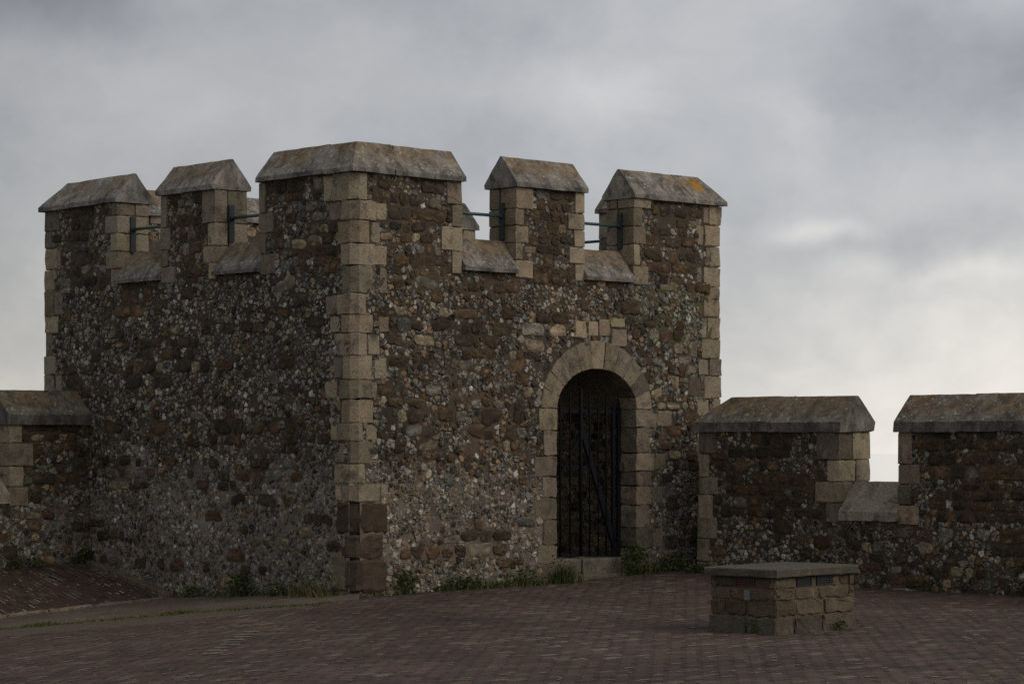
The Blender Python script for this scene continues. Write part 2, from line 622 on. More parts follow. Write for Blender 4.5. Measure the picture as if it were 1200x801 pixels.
def put_stones(mb, O, es, en, cs, cz, rad, hts, cols, mats, base=-0.012, smooth_flags=None, rim=None):
    N, K = rad.shape
    if N == 0:
        return
    th = np.linspace(0, 2 * np.pi, K, endpoint=False)
    ct, st = np.cos(th), np.sin(th)
    layers = [(1.03, base, 0.0), (0.95, 0.62, 0.16), (0.66, 0.95, 0.26)]
    parts = []
    for sc, hf, jn in layers:
        r = rad * sc
        s = cs[:, None] + r * ct
        z = cz[:, None] + r * st
        if hf < 0:
            h = np.full((N, K), hf)
        else:
            h = hts[:, None] * (hf + rng.normal(0, jn, (N, K)))
        parts.append(O + s[..., None] * es + z[..., None] * EZ + h[..., None] * en)
    h = hts * (1.0 + rng.normal(0, 0.22, N))
    cen = O + cs[:, None] * es + cz[:, None] * EZ + h[:, None] * en
    Vv = np.concatenate(parts + [cen[:, None, :]], axis=1)  # N, 3K+1, 3
    per = 3 * K + 1
    C = np.repeat(cols[:, None, :], per, 1)
    if rim is not None:
        C[:, :2 * K, :] = rim[:, None, :]
    C = np.clip(C * np.exp(rng.normal(0, 0.38, (N, per, 1))), 0.004, 0.6)
    flip = np.dot(np.cross(es, EZ), en) < 0
    F, fm, fs = [], [], []
    base_f = []
    for l in range(2):
        for i in range(K):
            j = (i + 1) % K
            base_f.append((l * K + i, l * K + j, (l + 1) * K + j, (l + 1) * K + i))
    for i in range(K):
        base_f.append((2 * K + i, 2 * K + (i + 1) % K, 3 * K))
    if flip:
        base_f = [tuple(reversed(f)) for f in base_f]
    for i in range(N):
        o = i * per
        F.extend([tuple(o + q for q in f) for f in base_f])
        fm.extend([int(mats[i])] * len(base_f))
        fs.extend([bool(smooth_flags[i])] * len(base_f))
    mb.add(Vv.reshape(-1, 3), F, C.reshape(-1, 3), fm, fs)


def rubble(mb, O, es, en, s0, s1, z0, z1, zone, exclude=None, mat_stone_i=0, mat_flint_i=1, hscale=1.0, course=0.135):
    """fill a wall face with field stones laid in rough courses and flints packed between them.
    zone(s, z) -> dict(pb, d, w (flint weights), wb (big stone weights))"""
    user_ex = exclude or (lambda s, z: False)
    rects = [r for r in face_rects(O, en) if r[2] < z1 + 0.1 and r[3] > z0 - 0.1]
    rb = {}
    for r in rects:
        for a in range(int((r[0] - 0.1) // 0.2), int((r[1] + 0.1) // 0.2) + 1):
            for b in range(int((r[2] - 0.1) // 0.2), int((r[3] + 0.1) // 0.2) + 1):
                rb.setdefault((a, b), []).append(r)

    def exclude(s, z, m=0.012):
        for (a, b, c, d) in rb.get((int(s // 0.2), int(z // 0.2)), ()):
            if a - m < s < b + m and c - m < z < d + m:
                return True
        return user_ex(s, z)
    browns = []  # s, z, half w, half h
    z = z0 + 0.02
    while z < z1 - 0.03:
        ch = course * random.uniform(0.75, 1.3)
        s = s0 + random.uniform(0, 0.15)
        run = 0.0
        while s < s1:
            zn = zone(s, z + ch / 2)
            run = 0.75 * run + 0.25 * random.gauss(0, 1)
            if random.random() < zn['pb'] * (1 + 1.1 * run):
                hh = ch * random.uniform(0.66, 0.96) / 2
                ww = hh * random.choice((1.0, 1.2, 1.5, 1.9, 2.4)) * random.uniform(0.85, 1.15)
                cz = z + ch / 2 + random.gauss(0, 0.008)
                cs = s + ww
                if cs + ww < s1 + 0.03 and not (exclude(cs, cz) or exclude(cs - 0.75 * ww, cz) or exclude(cs + 0.75 * ww, cz) or exclude(cs, cz - 0.7 * hh) or exclude(cs, cz + 0.7 * hh)):
                    browns.append((cs, cz, ww, hh))
                s += 2 * ww + random.uniform(0.004, 0.02)
            else:
                s += random.uniform(0.06, 0.16)
        z += ch
    B = np.array(browns).reshape(-1, 4)
    sites, srad = [], []
    for (cs, cz, ww, hh) in browns:
        k = max(1, int(round(ww / hh)) * 2 - 1)
        for q in range(k):
            off = 0 if k == 1 else (q / (k - 1) * 2 - 1) * (ww - hh)
            sites.append((cs + off, cz))
            srad.append(hh)
    nb = len(sites)
    # hash of the big stones for rejection
    cell = 0.3
    bh = {}
    for i, (cs, cz, ww, hh) in enumerate(browns):
        for a in range(int((cs - ww - 0.1) // cell), int((cs + ww + 0.1) // cell) + 1):
            for b in range(int((cz - hh - 0.1) // cell), int((cz + hh + 0.1) // cell) + 1):
                bh.setdefault((a, b), []).append(i)
    fl, fd = [], []
    gh = {}
    gc = 0.09
    ntry = int((s1 - s0) * (z1 - z0) / (0.06 * 0.06) * 5)
    rs = rng.uniform(s0, s1, ntry)
    rz = rng.uniform(z0, z1, ntry)
    for s, z in zip(rs, rz):
        if exclude(s, z):
            continue
        if mnoise.noise((s * 3.1, z * 4.2, 31.0 + O[0])) > 0.42 + random.gauss(0, 0.10):
            continue
        zn = zone(s, z)
        dd = 0.92 * zn['d'] * random.choice((0.68, 0.8, 1.0, 1.0, 1.3))
        bad = False
        for i in bh.get((int(s // cell), int(z // cell)), ()):
            cs, cz, ww, hh = browns[i]
            qx, qz = abs(s - cs) - ww, abs(z - cz) - hh
            if qx < dd * 0.30 and qz < dd * 0.30:
                bad = True
                break
        if bad:
            continue
        a, b = int(s // gc), int(z // gc)
        for i2 in (a - 1, a, a + 1):
            for j2 in (b - 1, b, b + 1):
                for (px, pz, pd) in gh.get((i2, j2), ()):
                    m = 0.46 * (dd + pd)
                    if (px - s) ** 2 / 1.3 + (pz - z) ** 2 < m * m:
                        bad = True
                        break
                if bad:
                    break
            if bad:
                break
        if bad:
            continue
        gh.setdefault((a, b), []).append((s, z, dd))
        fl.append((s, z))
        fd.append(dd)
    K = 11
    th = np.linspace(0, 2 * np.pi, K, endpoint=False)
    U = np.c_[np.cos(th), np.sin(th)]
    # flints: smooth power cells
    if fl:
        allp = np.array(sites + fl)
        allr = np.array(srad + [x * 0.5 for x in fd])
        kd = kdtree.KDTree(len(allp))
        for i, (s, z) in enumerate(allp):
            kd.insert((s, z, 0), i)
        kd.balance()
        nf = len(fl)
        kn = 14
        idx = np.zeros((nf, kn), int)
        for i in range(nf):
            r_ = kd.find_n((fl[i][0], fl[i][1], 0), kn + 1)
            ids = [q[1] for q in r_ if q[1] != nb + i][:kn]
            while len(ids) < kn:
                ids.append(ids[-1] if ids else nb + i)
            idx[i] = ids
        F0 = np.array(fl)
        D = allp[idx] - F0[:, None, :]
        d2 = (D ** 2).sum(-1)
        w = np.array(fd) * 0.5
        num = (d2 + w[:, None] ** 2 - allr[idx] ** 2) / 2
        num = np.maximum(num, 0.2 * d2)
        den = np.einsum('nkd,md->nkm', D, U)
        rr = np.where(den > 1e-6, num[:, :, None] / np.maximum(den, 1e-6), 9.0)
        rr = np.minimum(rr, 9.0)
        rad = (rr ** -13.0).sum(1) ** (-1 / 13.0)
        rad = np.minimum(rad, w[:, None] * rng.uniform(1.25, 2.1, (nf, 1)))
        gap = rng.uniform(0.001, 0.007, (nf, 1))
        rad = np.maximum(rad - gap, 0.006) * np.clip(1 + rng.normal(0, 0.22, rad.shape), 0.5, 1.4)
        hts = np.clip(w * rng.uniform(0.2, 0.75, nf), 0.005, 0.026) * hscale
        rimc = np.zeros((nf, 3))
        cols = np.zeros((nf, 3))
        mats = np.zeros(nf, int)
        for i in range(nf):
            zn = zone(*fl[i])
            k, c = pick(zn['w'])
            c = c * (0.80 + 0.55 * (mnoise.noise((fl[i][0] * 1.2, fl[i][1] * 2.6, 13.0 + O[1])) + 0.4))
            cols[i] = c
            mats[i] = mat_flint_i if k in ('dark', 'grey', 'white') and random.random() < 0.7 else mat_stone_i
            hts[i] *= zn.get('h', 1.0)
            rimc[i] = c
            if k == 'dark' and random.random() < 0.6:
                rimc[i] = vcol((0.20, 0.185, 0.155), 0.25)
            elif k == 'grey' and random.random() < 0.3:
                rimc[i] = vcol((0.25, 0.23, 0.20), 0.2)
        put_stones(mb, O, es, en, F0[:, 0], F0[:, 1], rad, hts, cols, mats, smooth_flags=rng.random(nf) < 0.15, rim=rimc)
    if len(B):
        K2 = 16
        th = np.linspace(0, 2 * np.pi, K2, endpoint=False)
        nbz = len(B)
        p = rng.uniform(2.6, 7.5, (nbz, 1))
        rot = rng.normal(0, 0.10, (nbz, 1))
        c, s = np.abs(np.cos(th - rot)), np.abs(np.sin(th - rot))
        rad = ((c / B[:, 2:3]) ** p + (s / B[:, 3:4]) ** p) ** (-1 / p)
        lump = rng.normal(0, 1, (nbz, 3))
        rad = rad * (1 + 0.085 * (lump[:, :1] * np.cos(2 * th + lump[:, 1:2] * 3) + lump[:, 2:3] * np.cos(3 * th + lump[:, :1] * 5)))
        rad *= 1 + rng.normal(0, 0.045, rad.shape)
        hts = rng.uniform(0.006, 0.022, nbz) * hscale
        cols = np.zeros((nbz, 3))
        for i in range(nbz):
            zn = zone(B[i, 0], B[i, 1])
            cols[i] = pick(zn['wb'])[1]
            hts[i] *= zn.get('h', 1.0)
        put_stones(mb, O, es, en, B[:, 0], B[:, 1], rad, hts, cols, np.full(nbz, mat_stone_i), smooth_flags=rng.random(nbz) < 0.5)


def mortar_sheet(mb, O, es, en, s0, s1, z0, z1, zone, exclude=None, step=0.09, mat=0, rough=0.004, depth=0.0):
    exclude = exclude or (lambda s, z: False)
    ns = max(1, int(round((s1 - s0) / step)))
    nz = max(1, int(round((z1 - z0) / step)))
    S = np.linspace(s0, s1, ns + 1)
    Z = np.linspace(z0, z1, nz + 1)
    Vv, C = [], []
    for zz in Z:
        for ss in S:
            edge = ss in (S[0], S[-1]) or zz in (Z[0], Z[-1])
            h = depth + (0 if edge else random.gauss(0, rough))
            Vv.append(O + ss * es + zz * EZ + h * en)
            C.append(np.array(zone(ss, zz)['mortar']) * random.uniform(0.85, 1.15) * (0.82 + 0.42 * (mnoise.noise((ss * 1.3, zz * 2.2, 17.0)) + 0.45)))
    F = []
    flip = np.dot(np.cross(es, EZ), en) < 0
    for j in range(nz):
        for i in range(ns):
            if exclude((S[i] + S[i + 1]) / 2, (Z[j] + Z[j + 1]) / 2):
                continue
            q = (j * (ns + 1) + i, j * (ns + 1) + i + 1, (j + 1) * (ns + 1) + i + 1, (j + 1) * (ns + 1) + i)
            F.append(tuple(reversed(q)) if flip else q)
    mb.add(Vv, F, np.array(C), mat, True)


# weights
FL_DARK = dict(dark=0.42, grey=0.19, light=0.25, white=0.08, tan=0.05, brown=0.07)
FL_MID = dict(dark=0.34, grey=0.26, light=0.15, white=0.035, tan=0.12, brown=0.12)
FL_PALE = dict(dark=0.20, grey=0.30, light=0.30, white=0.06, tan=0.12, brown=0.06)
FL_GREEN = dict(dark=0.30, grey=0.34, light=0.14, white=0.07, tan=0.10, brown=0.08)
BG_BROWN = dict(brown=0.82, rag=0.13, tan=0.05)
BG_MIX = dict(brown=0.66, rag=0.22, grey=0.06, pale=0.06)
BG_TAN = dict(brown=0.35, rag=0.20, pale=0.45)
MO_BROWN = (0.078, 0.056, 0.038)
MO_DARK = (0.060, 0.046, 0.034)  # shade in the gaps between packed flints, put into the mortar colour
MO_PALE = (0.135, 0.110, 0.086)
MO_GREY = (0.175, 0.158, 0.135)
MO_GREEN = (0.085, 0.078, 0.040)


def nz2(s, z, sc, seed):
    return mnoise.noise((s * sc, z * sc, seed))


def band(s, z, seed):
    return max(0.0, mnoise.noise((s * 0.22, z * 3.0, seed)) + 0.05)


def zone_R(s, z):
    r = dict(zone_R0(s, z))
    if z < 3.2 and not (s > 4.35 and 1.85 < z < 2.75):
        r['pb'] = 0.45 * r['pb'] + 1.0 * band(s, z, 91.0)
    return r


def zone_L(s, z):
    r = dict(zone_L0(s, z))
    if z < 3.2:
        r['pb'] = 0.5 * r['pb'] + 0.8 * band(s, z, 47.0)
    return r


def zone_R0(s, z):
    q = nz2(s, z, 0.9, 3.0)
    if z < 3.2:
        z += 0.30 * nz2(s, z, 1.6, 55.0) + random.gauss(0, 0.07)
    if z > 3.36:
        return dict(pb=0.80, d=0.055, w=FL_MID, wb=BG_BROWN, mortar=MO_BROWN, h=0.8)
    if s > 4.35 and 1.85 < z < 2.75:
        return dict(pb=0.78, d=0.065, w=FL_MID, wb=BG_TAN, mortar=MO_BROWN)
    if s > 4.1 and z > 2.7:
        return dict(pb=0.05 + max(0, q) * 0.2, d=0.066, w=FL_GREEN, wb=BG_BROWN, mortar=MO_GREEN)
    if z > 2.95:
        return dict(pb=0.10 + max(0, q) * 0.5, d=0.055, w=FL_MID, wb=BG_BROWN, mortar=MO_BROWN)
    if z > 1.25:
        return dict(pb=0.30 + q * 0.35, d=0.062, w=FL_MID, wb=BG_MIX, mortar=MO_DARK if q > 0 else MO_BROWN)
    return dict(pb=0.13 + q * 0.2, d=0.052, w=FL_PALE, wb=BG_MIX, mortar=MO_PALE)


def zone_L0(s, z):
    q = nz2(s, z, 0.8, 9.0)
    if z < 3.2:
        z += 0.45 * nz2(s, z, 1.4, 65.0) + random.gauss(0, 0.10)
    if z > 3.36:
        return dict(pb=0.62, d=0.058, w=FL_MID, wb=BG_MIX, mortar=MO_BROWN, h=0.8)
    if z > 2.1:
        return dict(pb=0.10 + max(0, q) * 0.25, d=0.052, w=FL_DARK, wb=BG_BROWN, mortar=MO_DARK)
    if z > 1.3:
        return dict(pb=0.16 + max(0, q) * 0.4, d=0.058, w=FL_MID, wb=BG_BROWN, mortar=MO_BROWN)
    return dict(pb=0.12 + max(0, q) * 0.4, d=0.049, w=FL_PALE, wb=dict(brown=0.55, rag=0.35, pale=0.10), mortar=MO_GREY, h=0.95)


def zone_plain(s, z):
    return dict(pb=0.2, d=0.10, w=FL_MID, wb=BG_MIX, mortar=MO_BROWN)


def zone_in(s, z):
    return dict(pb=0.55, d=0.075, w=FL_PALE, wb=dict(pale=0.3, rag=0.4, brown=0.3), mortar=MO_BROWN)


def zone_PR(s, z):
    q = nz2(s, z, 1.1, 21.0)
    z += 0.15 * nz2(s, z, 2.0, 75.0)
    if z > 0.68:
        return dict(pb=0.88, d=0.055, w=FL_MID, wb=dict(brown=0.93, rag=0.07), mortar=(0.085, 0.057, 0.037), h=0.8)
    if s < 2.0:
        return dict(pb=0.10, d=0.052, w=FL_PALE, wb=BG_BROWN, mortar=MO_BROWN)
    return dict(pb=0.34 + q * 0.3, d=0.060, w=FL_MID, wb=BG_MIX, mortar=MO_BROWN)


def zone_PL(s, z):
    if z > 0.95:
        return dict(pb=0.62, d=0.070, w=FL_MID, wb=BG_BROWN, mortar=MO_BROWN)
    return dict(pb=0.18, d=0.072, w=FL_PALE, wb=BG_BROWN, mortar=MO_PALE)


ASH = (0.272, 0.226, 0.168)
ASHG = (0.205, 0.180, 0.148)
ASHD = (0.125, 0.112, 0.095)
ASHB = (0.085, 0.060, 0.042)


def ashcol(warm=0.6):
    f = min(1.0, max(0.0, random.gauss(warm, 0.22)))
    b = np.array(ASH) * f + np.array(ASHG) * (1 - f)
    if random.random() < 0.10:
        b = b * 0.72
    return vcol(b, 0.17)



# ------------------------------------------------------------------ ground


def zg(x, y):
    u = -1.4 - x
    sp = math.log1p(math.exp(min(40, u * 3.0))) / 3.0
    return -0.085 * sp + 0.09 * math.exp(-((x - 2.2) / 1.5) ** 2 - ((y - 27.9) / 1.8) ** 2)


def pt(p, q, z=0.0):
    return TC + p * EA + q * EB + z * EZ


# plaza bed sheet (mortar bed under the bricks)
PO = V3(2.144, 27.5)                 # foot of the parapet on the right, at its left end
PS = V3(0.7287, -0.6848)
PN = V3(-0.6848, -0.7287)            # its face, towards the plaza
QO = V3(-4.99, 28.47)                # foot of the parapet on the left, where it meets the tower
QS = V3(-0.7369, -0.6760)
QN = V3(0.6760, -0.7369)

mb = MB()
xs = np.arange(-12, 12.01, 0.5)
ys = np.arange(-8, 30.01, 0.5)
Vv, F = [], []


def inside_plaza(x, y):
    p = V3(x, y)
    if np.dot(p - PO, PN) < -0.75 and np.dot(p - PO, PS) > -1.0:
        return False
    if np.dot(p - QO, QN) < -0.75 and x < -4.5:
        return False
    return True


for y in ys:
    for x in xs:
        Vv.append((x, y, zg(x, y) - 0.012))
nx = len(xs)
for j in range(len(ys) - 1):
    for i in range(nx - 1):
        if inside_plaza(xs[i] + 0.25, ys[j] + 0.25):
            F.append((j * nx + i, j * nx + i + 1, (j + 1) * nx + i + 1, (j + 1) * nx + i))
mb.add(Vv, F, (0.1, 0.09, 0.08), 0, True)
tag(mb.obj('ground', M_BED), kind='structure')

# brick paving: real bricks, laid along the door face of the tower
PATH_FRONT = [(-13.0, 24.55), (-5.2, 24.4), (-3.2, 24.45), (-2.0, 24.1), (-1.55, 24.55)]


def path_y(x):
    P = PATH_FRONT
    for i in range(len(P) - 1):
        if P[i][0] <= x <= P[i + 1][0]:
            f = (x - P[i][0]) / (P[i + 1][0] - P[i][0])
            return P[i][1] + f * (P[i + 1][1] - P[i][1])
    return 99.0


def gutter_y(x):
    if x > -1.7:
        return 99.0
    f = min(1.0, (-1.7 - x) / 1.6)
    return path_y(x) - 1.15 * f - 0.05


def brick_col(x, y):
    r = random.random()
    n = mnoise.noise((x * 0.55, y * 0.55, 4.0))
    if r < 0.60:
        c = (0.067, 0.046, 0.040)
    elif r < 0.84:
        c = (0.050, 0.038, 0.036)
    elif r < 0.95:
        c = (0.082, 0.058, 0.048)
    else:
        c = (0.110, 0.090, 0.073)
    return vcol(np.array(c) * (1 + 0.40 * n), 0.12)


def lay_bricks(mb, pos, u0, u1, v0, v1, ok, bl=0.17, bw=0.08, gap=0.008, stack=False, up=EZ, fleck=0.20):
    """pos(u, v) -> point on the surface; bricks of length bl along u"""
    nv = int((v1 - v0) / bw)
    per = 8
    VV, CC, FF = [], [], []
    n = 0
    for j in range(nv):
        v = v0 + j * bw
        off = 0 if stack or j % 2 == 0 else bl / 2
        for i in range(int((u1 - u0) / bl) + 1):
            u = u0 + i * bl - off
            c = pos(u + bl / 2, v + bw / 2)
            if not ok(c[0], c[1]):
                continue
            t1, t2, hh = random.gauss(0, 0.007), random.gauss(0, 0.011), random.gauss(0.003, 0.0014)
            g = gap * random.uniform(0.3, 0.9)
            b = 0.006
            for (lv, ins) in ((-0.02, 0.0), (hh - b, 0.0), (hh, b)):
                for (cu, cv) in ((g + ins, g + ins), (bl - g - ins, g + ins), (bl - g - ins, bw - g - ins), (g + ins, bw - g - ins)):
                    tilt = (cu - bl / 2) * t1 + (cv - bw / 2) * t2 if lv > -0.01 else 0
                    VV.append(pos(u + cu, v + cv) + up * (lv + tilt))
            col = brick_col(c[0], c[1])
            CC.extend([col] * 12)
            for l in (0, 4):
                for q in range(4):
                    FF.append((n + l + q, n + l + (q + 1) % 4, n + l + 4 + (q + 1) % 4, n + l + 4 + q))
            FF.append((n + 8, n + 9, n + 10, n + 11))
            n += 12
            if random.random() < fleck * (0.4 + 1.6 * max(0, mnoise.noise((c[0] * 0.8, c[1] * 0.8, 8.0)) + 0.25)):
                a_, b2 = sorted((random.uniform(0, bl), random.uniform(0, bl)))
                hw = random.uniform(0.004, 0.009)
                for (cu, cv) in ((a_, -hw), (b2, -hw), (b2, hw), (a_, hw)):
                    VV.append(pos(u + cu, v + cv) + up * (hh + 0.004))
                CC.extend([vcol((0.30, 0.275, 0.24), 0.25)] * 4)
                FF.append((n, n + 1, n + 2, n + 3))
                n += 4
    mb.add(VV, FF, np.array(CC), 0, False)


def pave_pos(u, v):
    p = TC + u * EA + v * EB
    return V3(p[0], p[1], zg(p[0], p[1]))


def pave_ok(x, y):
    if y < 9.5 or abs(x) > 0.24 * y + 1.6 or y > 29.5:
        return False
    p = V3(x, y) - TC
    a, b = np.dot(p, EA), np.dot(p, EB)
    if a > -0.02 and b > -0.02:
        return False
    if np.dot(V3(x, y) - PO, PN) < 0.0 and np.dot(V3(x, y) - PO, PS) > -1.2:
        return False
    if y > gutter_y(x):
        return False
    return True


mb = MB()
lay_bricks(mb, pave_pos, -16, 13, -22, 3, pave_ok)
# worn pale dashes of an old line across the bricks
for k in range(9):
    yk = 18.9 + 0.25 * k + random.uniform(-0.03, 0.03)
    xk = -2.36 + 0.012 * k + random.uniform(-0.02, 0.02)
    a_ = random.uniform(0.05, 0.09)
    z_ = zg(xk, yk) + 0.013
    mb.add([(xk - a_, yk - 0.02, z_), (xk + a_, yk - 0.012, z_), (xk + a_ * 0.9, yk + 0.028, z_), (xk - a_ * 0.8, yk + 0.022, z_)], [(0, 1, 2, 3)], (0.26, 0.24, 0.21), 0)
tag(mb.obj('paving', M_BRICK), kind='structure')


# path of worn stone between the ramp, the tower and the moss line; gutter band in front of it
def strip(name, mat, ylo, yhi, x0, x1, dz, n=70, m=10, rough=0.0):
    mb = MB()
    Vv, F = [], []
    for i in range(n + 1):
        x = x0 + (x1 - x0) * i / n
        a, b = ylo(x), yhi(x)
        for j in range(m + 1):
            y = a + (b - a) * j / m
            Vv.append((x, y, zg(x, y) + dz + random.gauss(0, rough) + (-dz if j == 0 else 0)))
    for i in range(n):
        for j in range(m):
            F.append((i * (m + 1) + j, (i + 1) * (m + 1) + j, (i + 1) * (m + 1) + j + 1, i * (m + 1) + j + 1))
    mb.add(Vv, F, (0.1, 0.1, 0.1), 0, True)
    return tag(mb.obj(name, mat), kind='structure')


strip('gutter', M_GUTTER, gutter_y, path_y, -9.0, -1.72, 0.004, rough=0.002)
strip('path', M_PATH, lambda x: path_y(x), lambda x: 28.6, -9.0, -1.56, 0.035, rough=0.006, m=26)

# ramp of bricks against the left parapet
RA = V3(-4.99, 28.47, 0.165)
RD = V3(-3.80, 27.17, -0.175)
RB = RA + 4.6 * QS + V3(0, 0, -0.12)
RC = RD + 4.6 * V3(-0.80, -0.60, 0) / 1.0 + V3(0, 0, -0.28)


def ramp_pos(u, v):
    """u along the slope (0 top .. 1.76 bottom), v to the left along the parapet"""
    fu, fv = u / 1.76, v / 4.6
    return (RA * (1 - fu) + RD * fu) * (1 - fv) + (RB * (1 - fu) + RC * fu) * fv


mb = MB()
rv = [ramp_pos(1.76 * i / 10, 4.6 * j / 20) - V3(0, 0, 0.004) for j in range(21) for i in range(11)]
rf = [(j * 11 + i, j * 11 + i + 1, (j + 1) * 11 + i + 1, (j + 1) * 11 + i) for j in range(20) for i in range(10)]
mb.add(rv, rf, (0.1, 0.1, 0.1), 1)
nbefore = mb.n
old = brick_col


def brick_col(x, y):
    r = random.random()
    return vcol((0.056, 0.036, 0.029) if r < 0.97 else (0.08, 0.062, 0.05), 0.15)


lay_bricks(mb, ramp_pos, 0.02, 1.76, 0.06, 4.5, lambda x, y: True, bl=0.15, bw=0.075, gap=0.012, fleck=0.55)
brick_col = old
tag(mb.obj('ramp', [M_BRICK, M_BED]), kind='structure')
# mortar fillet where the ramp meets the tower, and the rough mortar edge along its foot
mb = MB()
for k in range(9):
    f0, f1 = k / 9 + 0.004, (k + 1) / 9 - 0.004
    a, b = RA * (1 - f0) + RD * f0, RA * (1 - f1) + RD * f1
    dv = (b - a) / np.linalg.norm(b - a)
    prism(mb, [(0, -0.03), (np.linalg.norm(b - a), -0.03), (np.linalg.norm(b - a), 0.13), (0, 0.13)],
          a, dv, QS, EZ, -0.1, 0.045, 0.010, 0.003, vcol((0.125, 0.098, 0.078), 0.08), 0, 0.06)
    prism(mb, [(0, -0.055), (0.5, -0.055), (0.5, 0.04), (0, 0.04)], RD + V3(-0.80, -0.60, -0.055) * (0.52 * k), V3(-0.80, -0.60, -0.055),
          V3(0.60, -0.80, 0), EZ, -0.1, 0.012, 0.010, 0.010, vcol((0.19, 0.165, 0.14), 0.15), 0, 0.05)
tag(mb.obj('kerb', M_MORTAR), kind='structure')


# land falling away outside the walls, and the sea
mb = MB()
ring = []
for (r, z) in ((0.0, -1.2), (14, -1.4), (40, -5), (150, -45), (420, -118), (520, -125)):
    ring.append([(r * math.cos(t) + 1.0, r * math.sin(t) + 32.0, z) for t in np.linspace(0, 2 * math.pi, 48, endpoint=False)])
Vv = [p for r_ in ring for p in r_]
F = []
for k in range(len(ring) - 1):
    for i in range(48):
        F.append((k * 48 + i, (k + 1) * 48 + i, (k + 1) * 48 + (i + 1) % 48, k * 48 + (i + 1) % 48))
mb.add(Vv, F, (0.1, 0.1, 0.1), 0, True)
tag(mb.obj('hill', M_HILL), kind='structure')
mb = MB()
t = np.linspace(0, 2 * math.pi, 128, endpoint=False)
mb.add([(21000 * math.cos(a), 21000 * math.sin(a), -120.0) for a in t], [tuple(range(128))], (0.1, 0.1, 0.1))
tag(mb.obj('sea', M_SEA), kind='structure')

# ------------------------------------------------------------------ the tower
tower = empty('stone_tower', tuple(pt(LR / 2, LL / 2, 0)), 'square flint and rubble tower with battlements and an arched gateway', 'tower')
ZS, ZE = 3.40, 4.36       # sill foot, merlon top
TH = 0.40
DOOR0, DOOR1, SPRING, CROWN, SILLZ = 2.875, 4.13, 1.95, 2.40, 0.255
DC, DW = (DOOR0 + DOOR1) / 2, (DOOR1 - DOOR0) / 2


def arch_z(s, grow=0.0):
    x = (s - DC) / (DW + grow)
    if abs(x) >= 1:
        return -1
    return SPRING + (CROWN - SPRING + grow) * math.sqrt(1 - x * x)


def in_door(s, z, grow=0.0):
    if abs(s - DC) >= DW + grow:
        return False
    return z < max(SPRING, arch_z(s, grow))


NR, NL = -EB, -EA
OR = TC.copy()
OL = TC.copy()
TZ0 = -0.55

add_face(OR, EA, NR)
add_face(OL, EB, NL)

# roof walk behind the parapet
mb = MB()
for (a0_, a1_, b0_, b1_) in ((TH - 0.03, 2.6, TH - 0.03, LL - TH + 0.03), (2.6, 4.4, TH - 0.03, 1.30), (2.6, 4.4, 2.2, LL - TH + 0.03), (4.4, LR - TH + 0.03, TH - 0.03, LL - TH + 0.03)):  # gap over the passage: a light well added to brighten it
    box(mb, TC, EA, EB, EZ, a0_ + 0.001, a1_ - 0.001, b0_ + 0.001, b1_ - 0.001, 2.92, 2.98)
mb.obj('roof', M_ROOF, tower)


# quoins: dressed blocks wrapping a corner. corner given by origin and its two in-plane directions
def corner_block(mb, O, d1, d2, l1, l2, z0, z1, col, o=0.022, c=0.07, jit=0.004, bev=0.010, thick=0.14, lay=2):
    poly = [(l1, -o), (l1, thick), (thick, l2), (-o, l2), (-o, c), (c, -o)]
    if c <= 0.012:
        poly = [(l1, -o), (l1, thick), (thick, l2), (-o, l2), (-o, -o)]
    prism(mb, poly, O, d1, d2, EZ, z0, z1, bev, jit, col, 0, 0.07, True, lay)


def quoin_column(O, d1, d2, z0, z1, hmin, hmax, lens, warm, c, name='quoin', parent=None, long1=True):
    mb = MB()
    z = z0
    k = 0
    while z < z1 - 0.05:
        h = random.uniform(hmin, hmax)
        if z + h > z1 - 0.12:
            h = z1 - z
        lo, sh = random.uniform(*lens[0]), random.uniform(*lens[1])
        l1, l2 = (lo, sh) if (k % 2 == 0) == long1 else (sh, lo)
        o = random.uniform(0.010, 0.019)
        # long arms are usually two stones
        corner_block(mb, O, d1, d2, l1 * random.uniform(0.8, 1.1), l2 * random.uniform(0.8, 1.1), z + 0.003, z + h - 0.003, ashcol(warm), o, c, 0.0065, random.uniform(0.006, 0.012))
        if random.random() < 0.75:
            e = random.uniform(0.08, 0.22)
            prism(mb, [(l1 + 0.008, z + 0.01), (l1 + e, z + 0.01), (l1 + e, z + h - 0.012), (l1 + 0.008, z + h - 0.012)], O, d1, EZ, -d2 if False else -d2, -0.05,
                  o - 0.006, 0.010, 0.005, ashcol(warm * 0.8), 0, 0.07, False)
        if random.random() < 0.7:
            e = random.uniform(0.08, 0.22)
            prism(mb, [(l2 + 0.008, z + 0.01), (l2 + e, z + 0.01), (l2 + e, z + h - 0.012), (l2 + 0.008, z + h - 0.012)], O, d2, EZ, -d1, -0.05,
                  o - 0.006, 0.010, 0.005, ashcol(warm * 0.7), 0, 0.07, False)
        z += h
        k += 1
    return mb


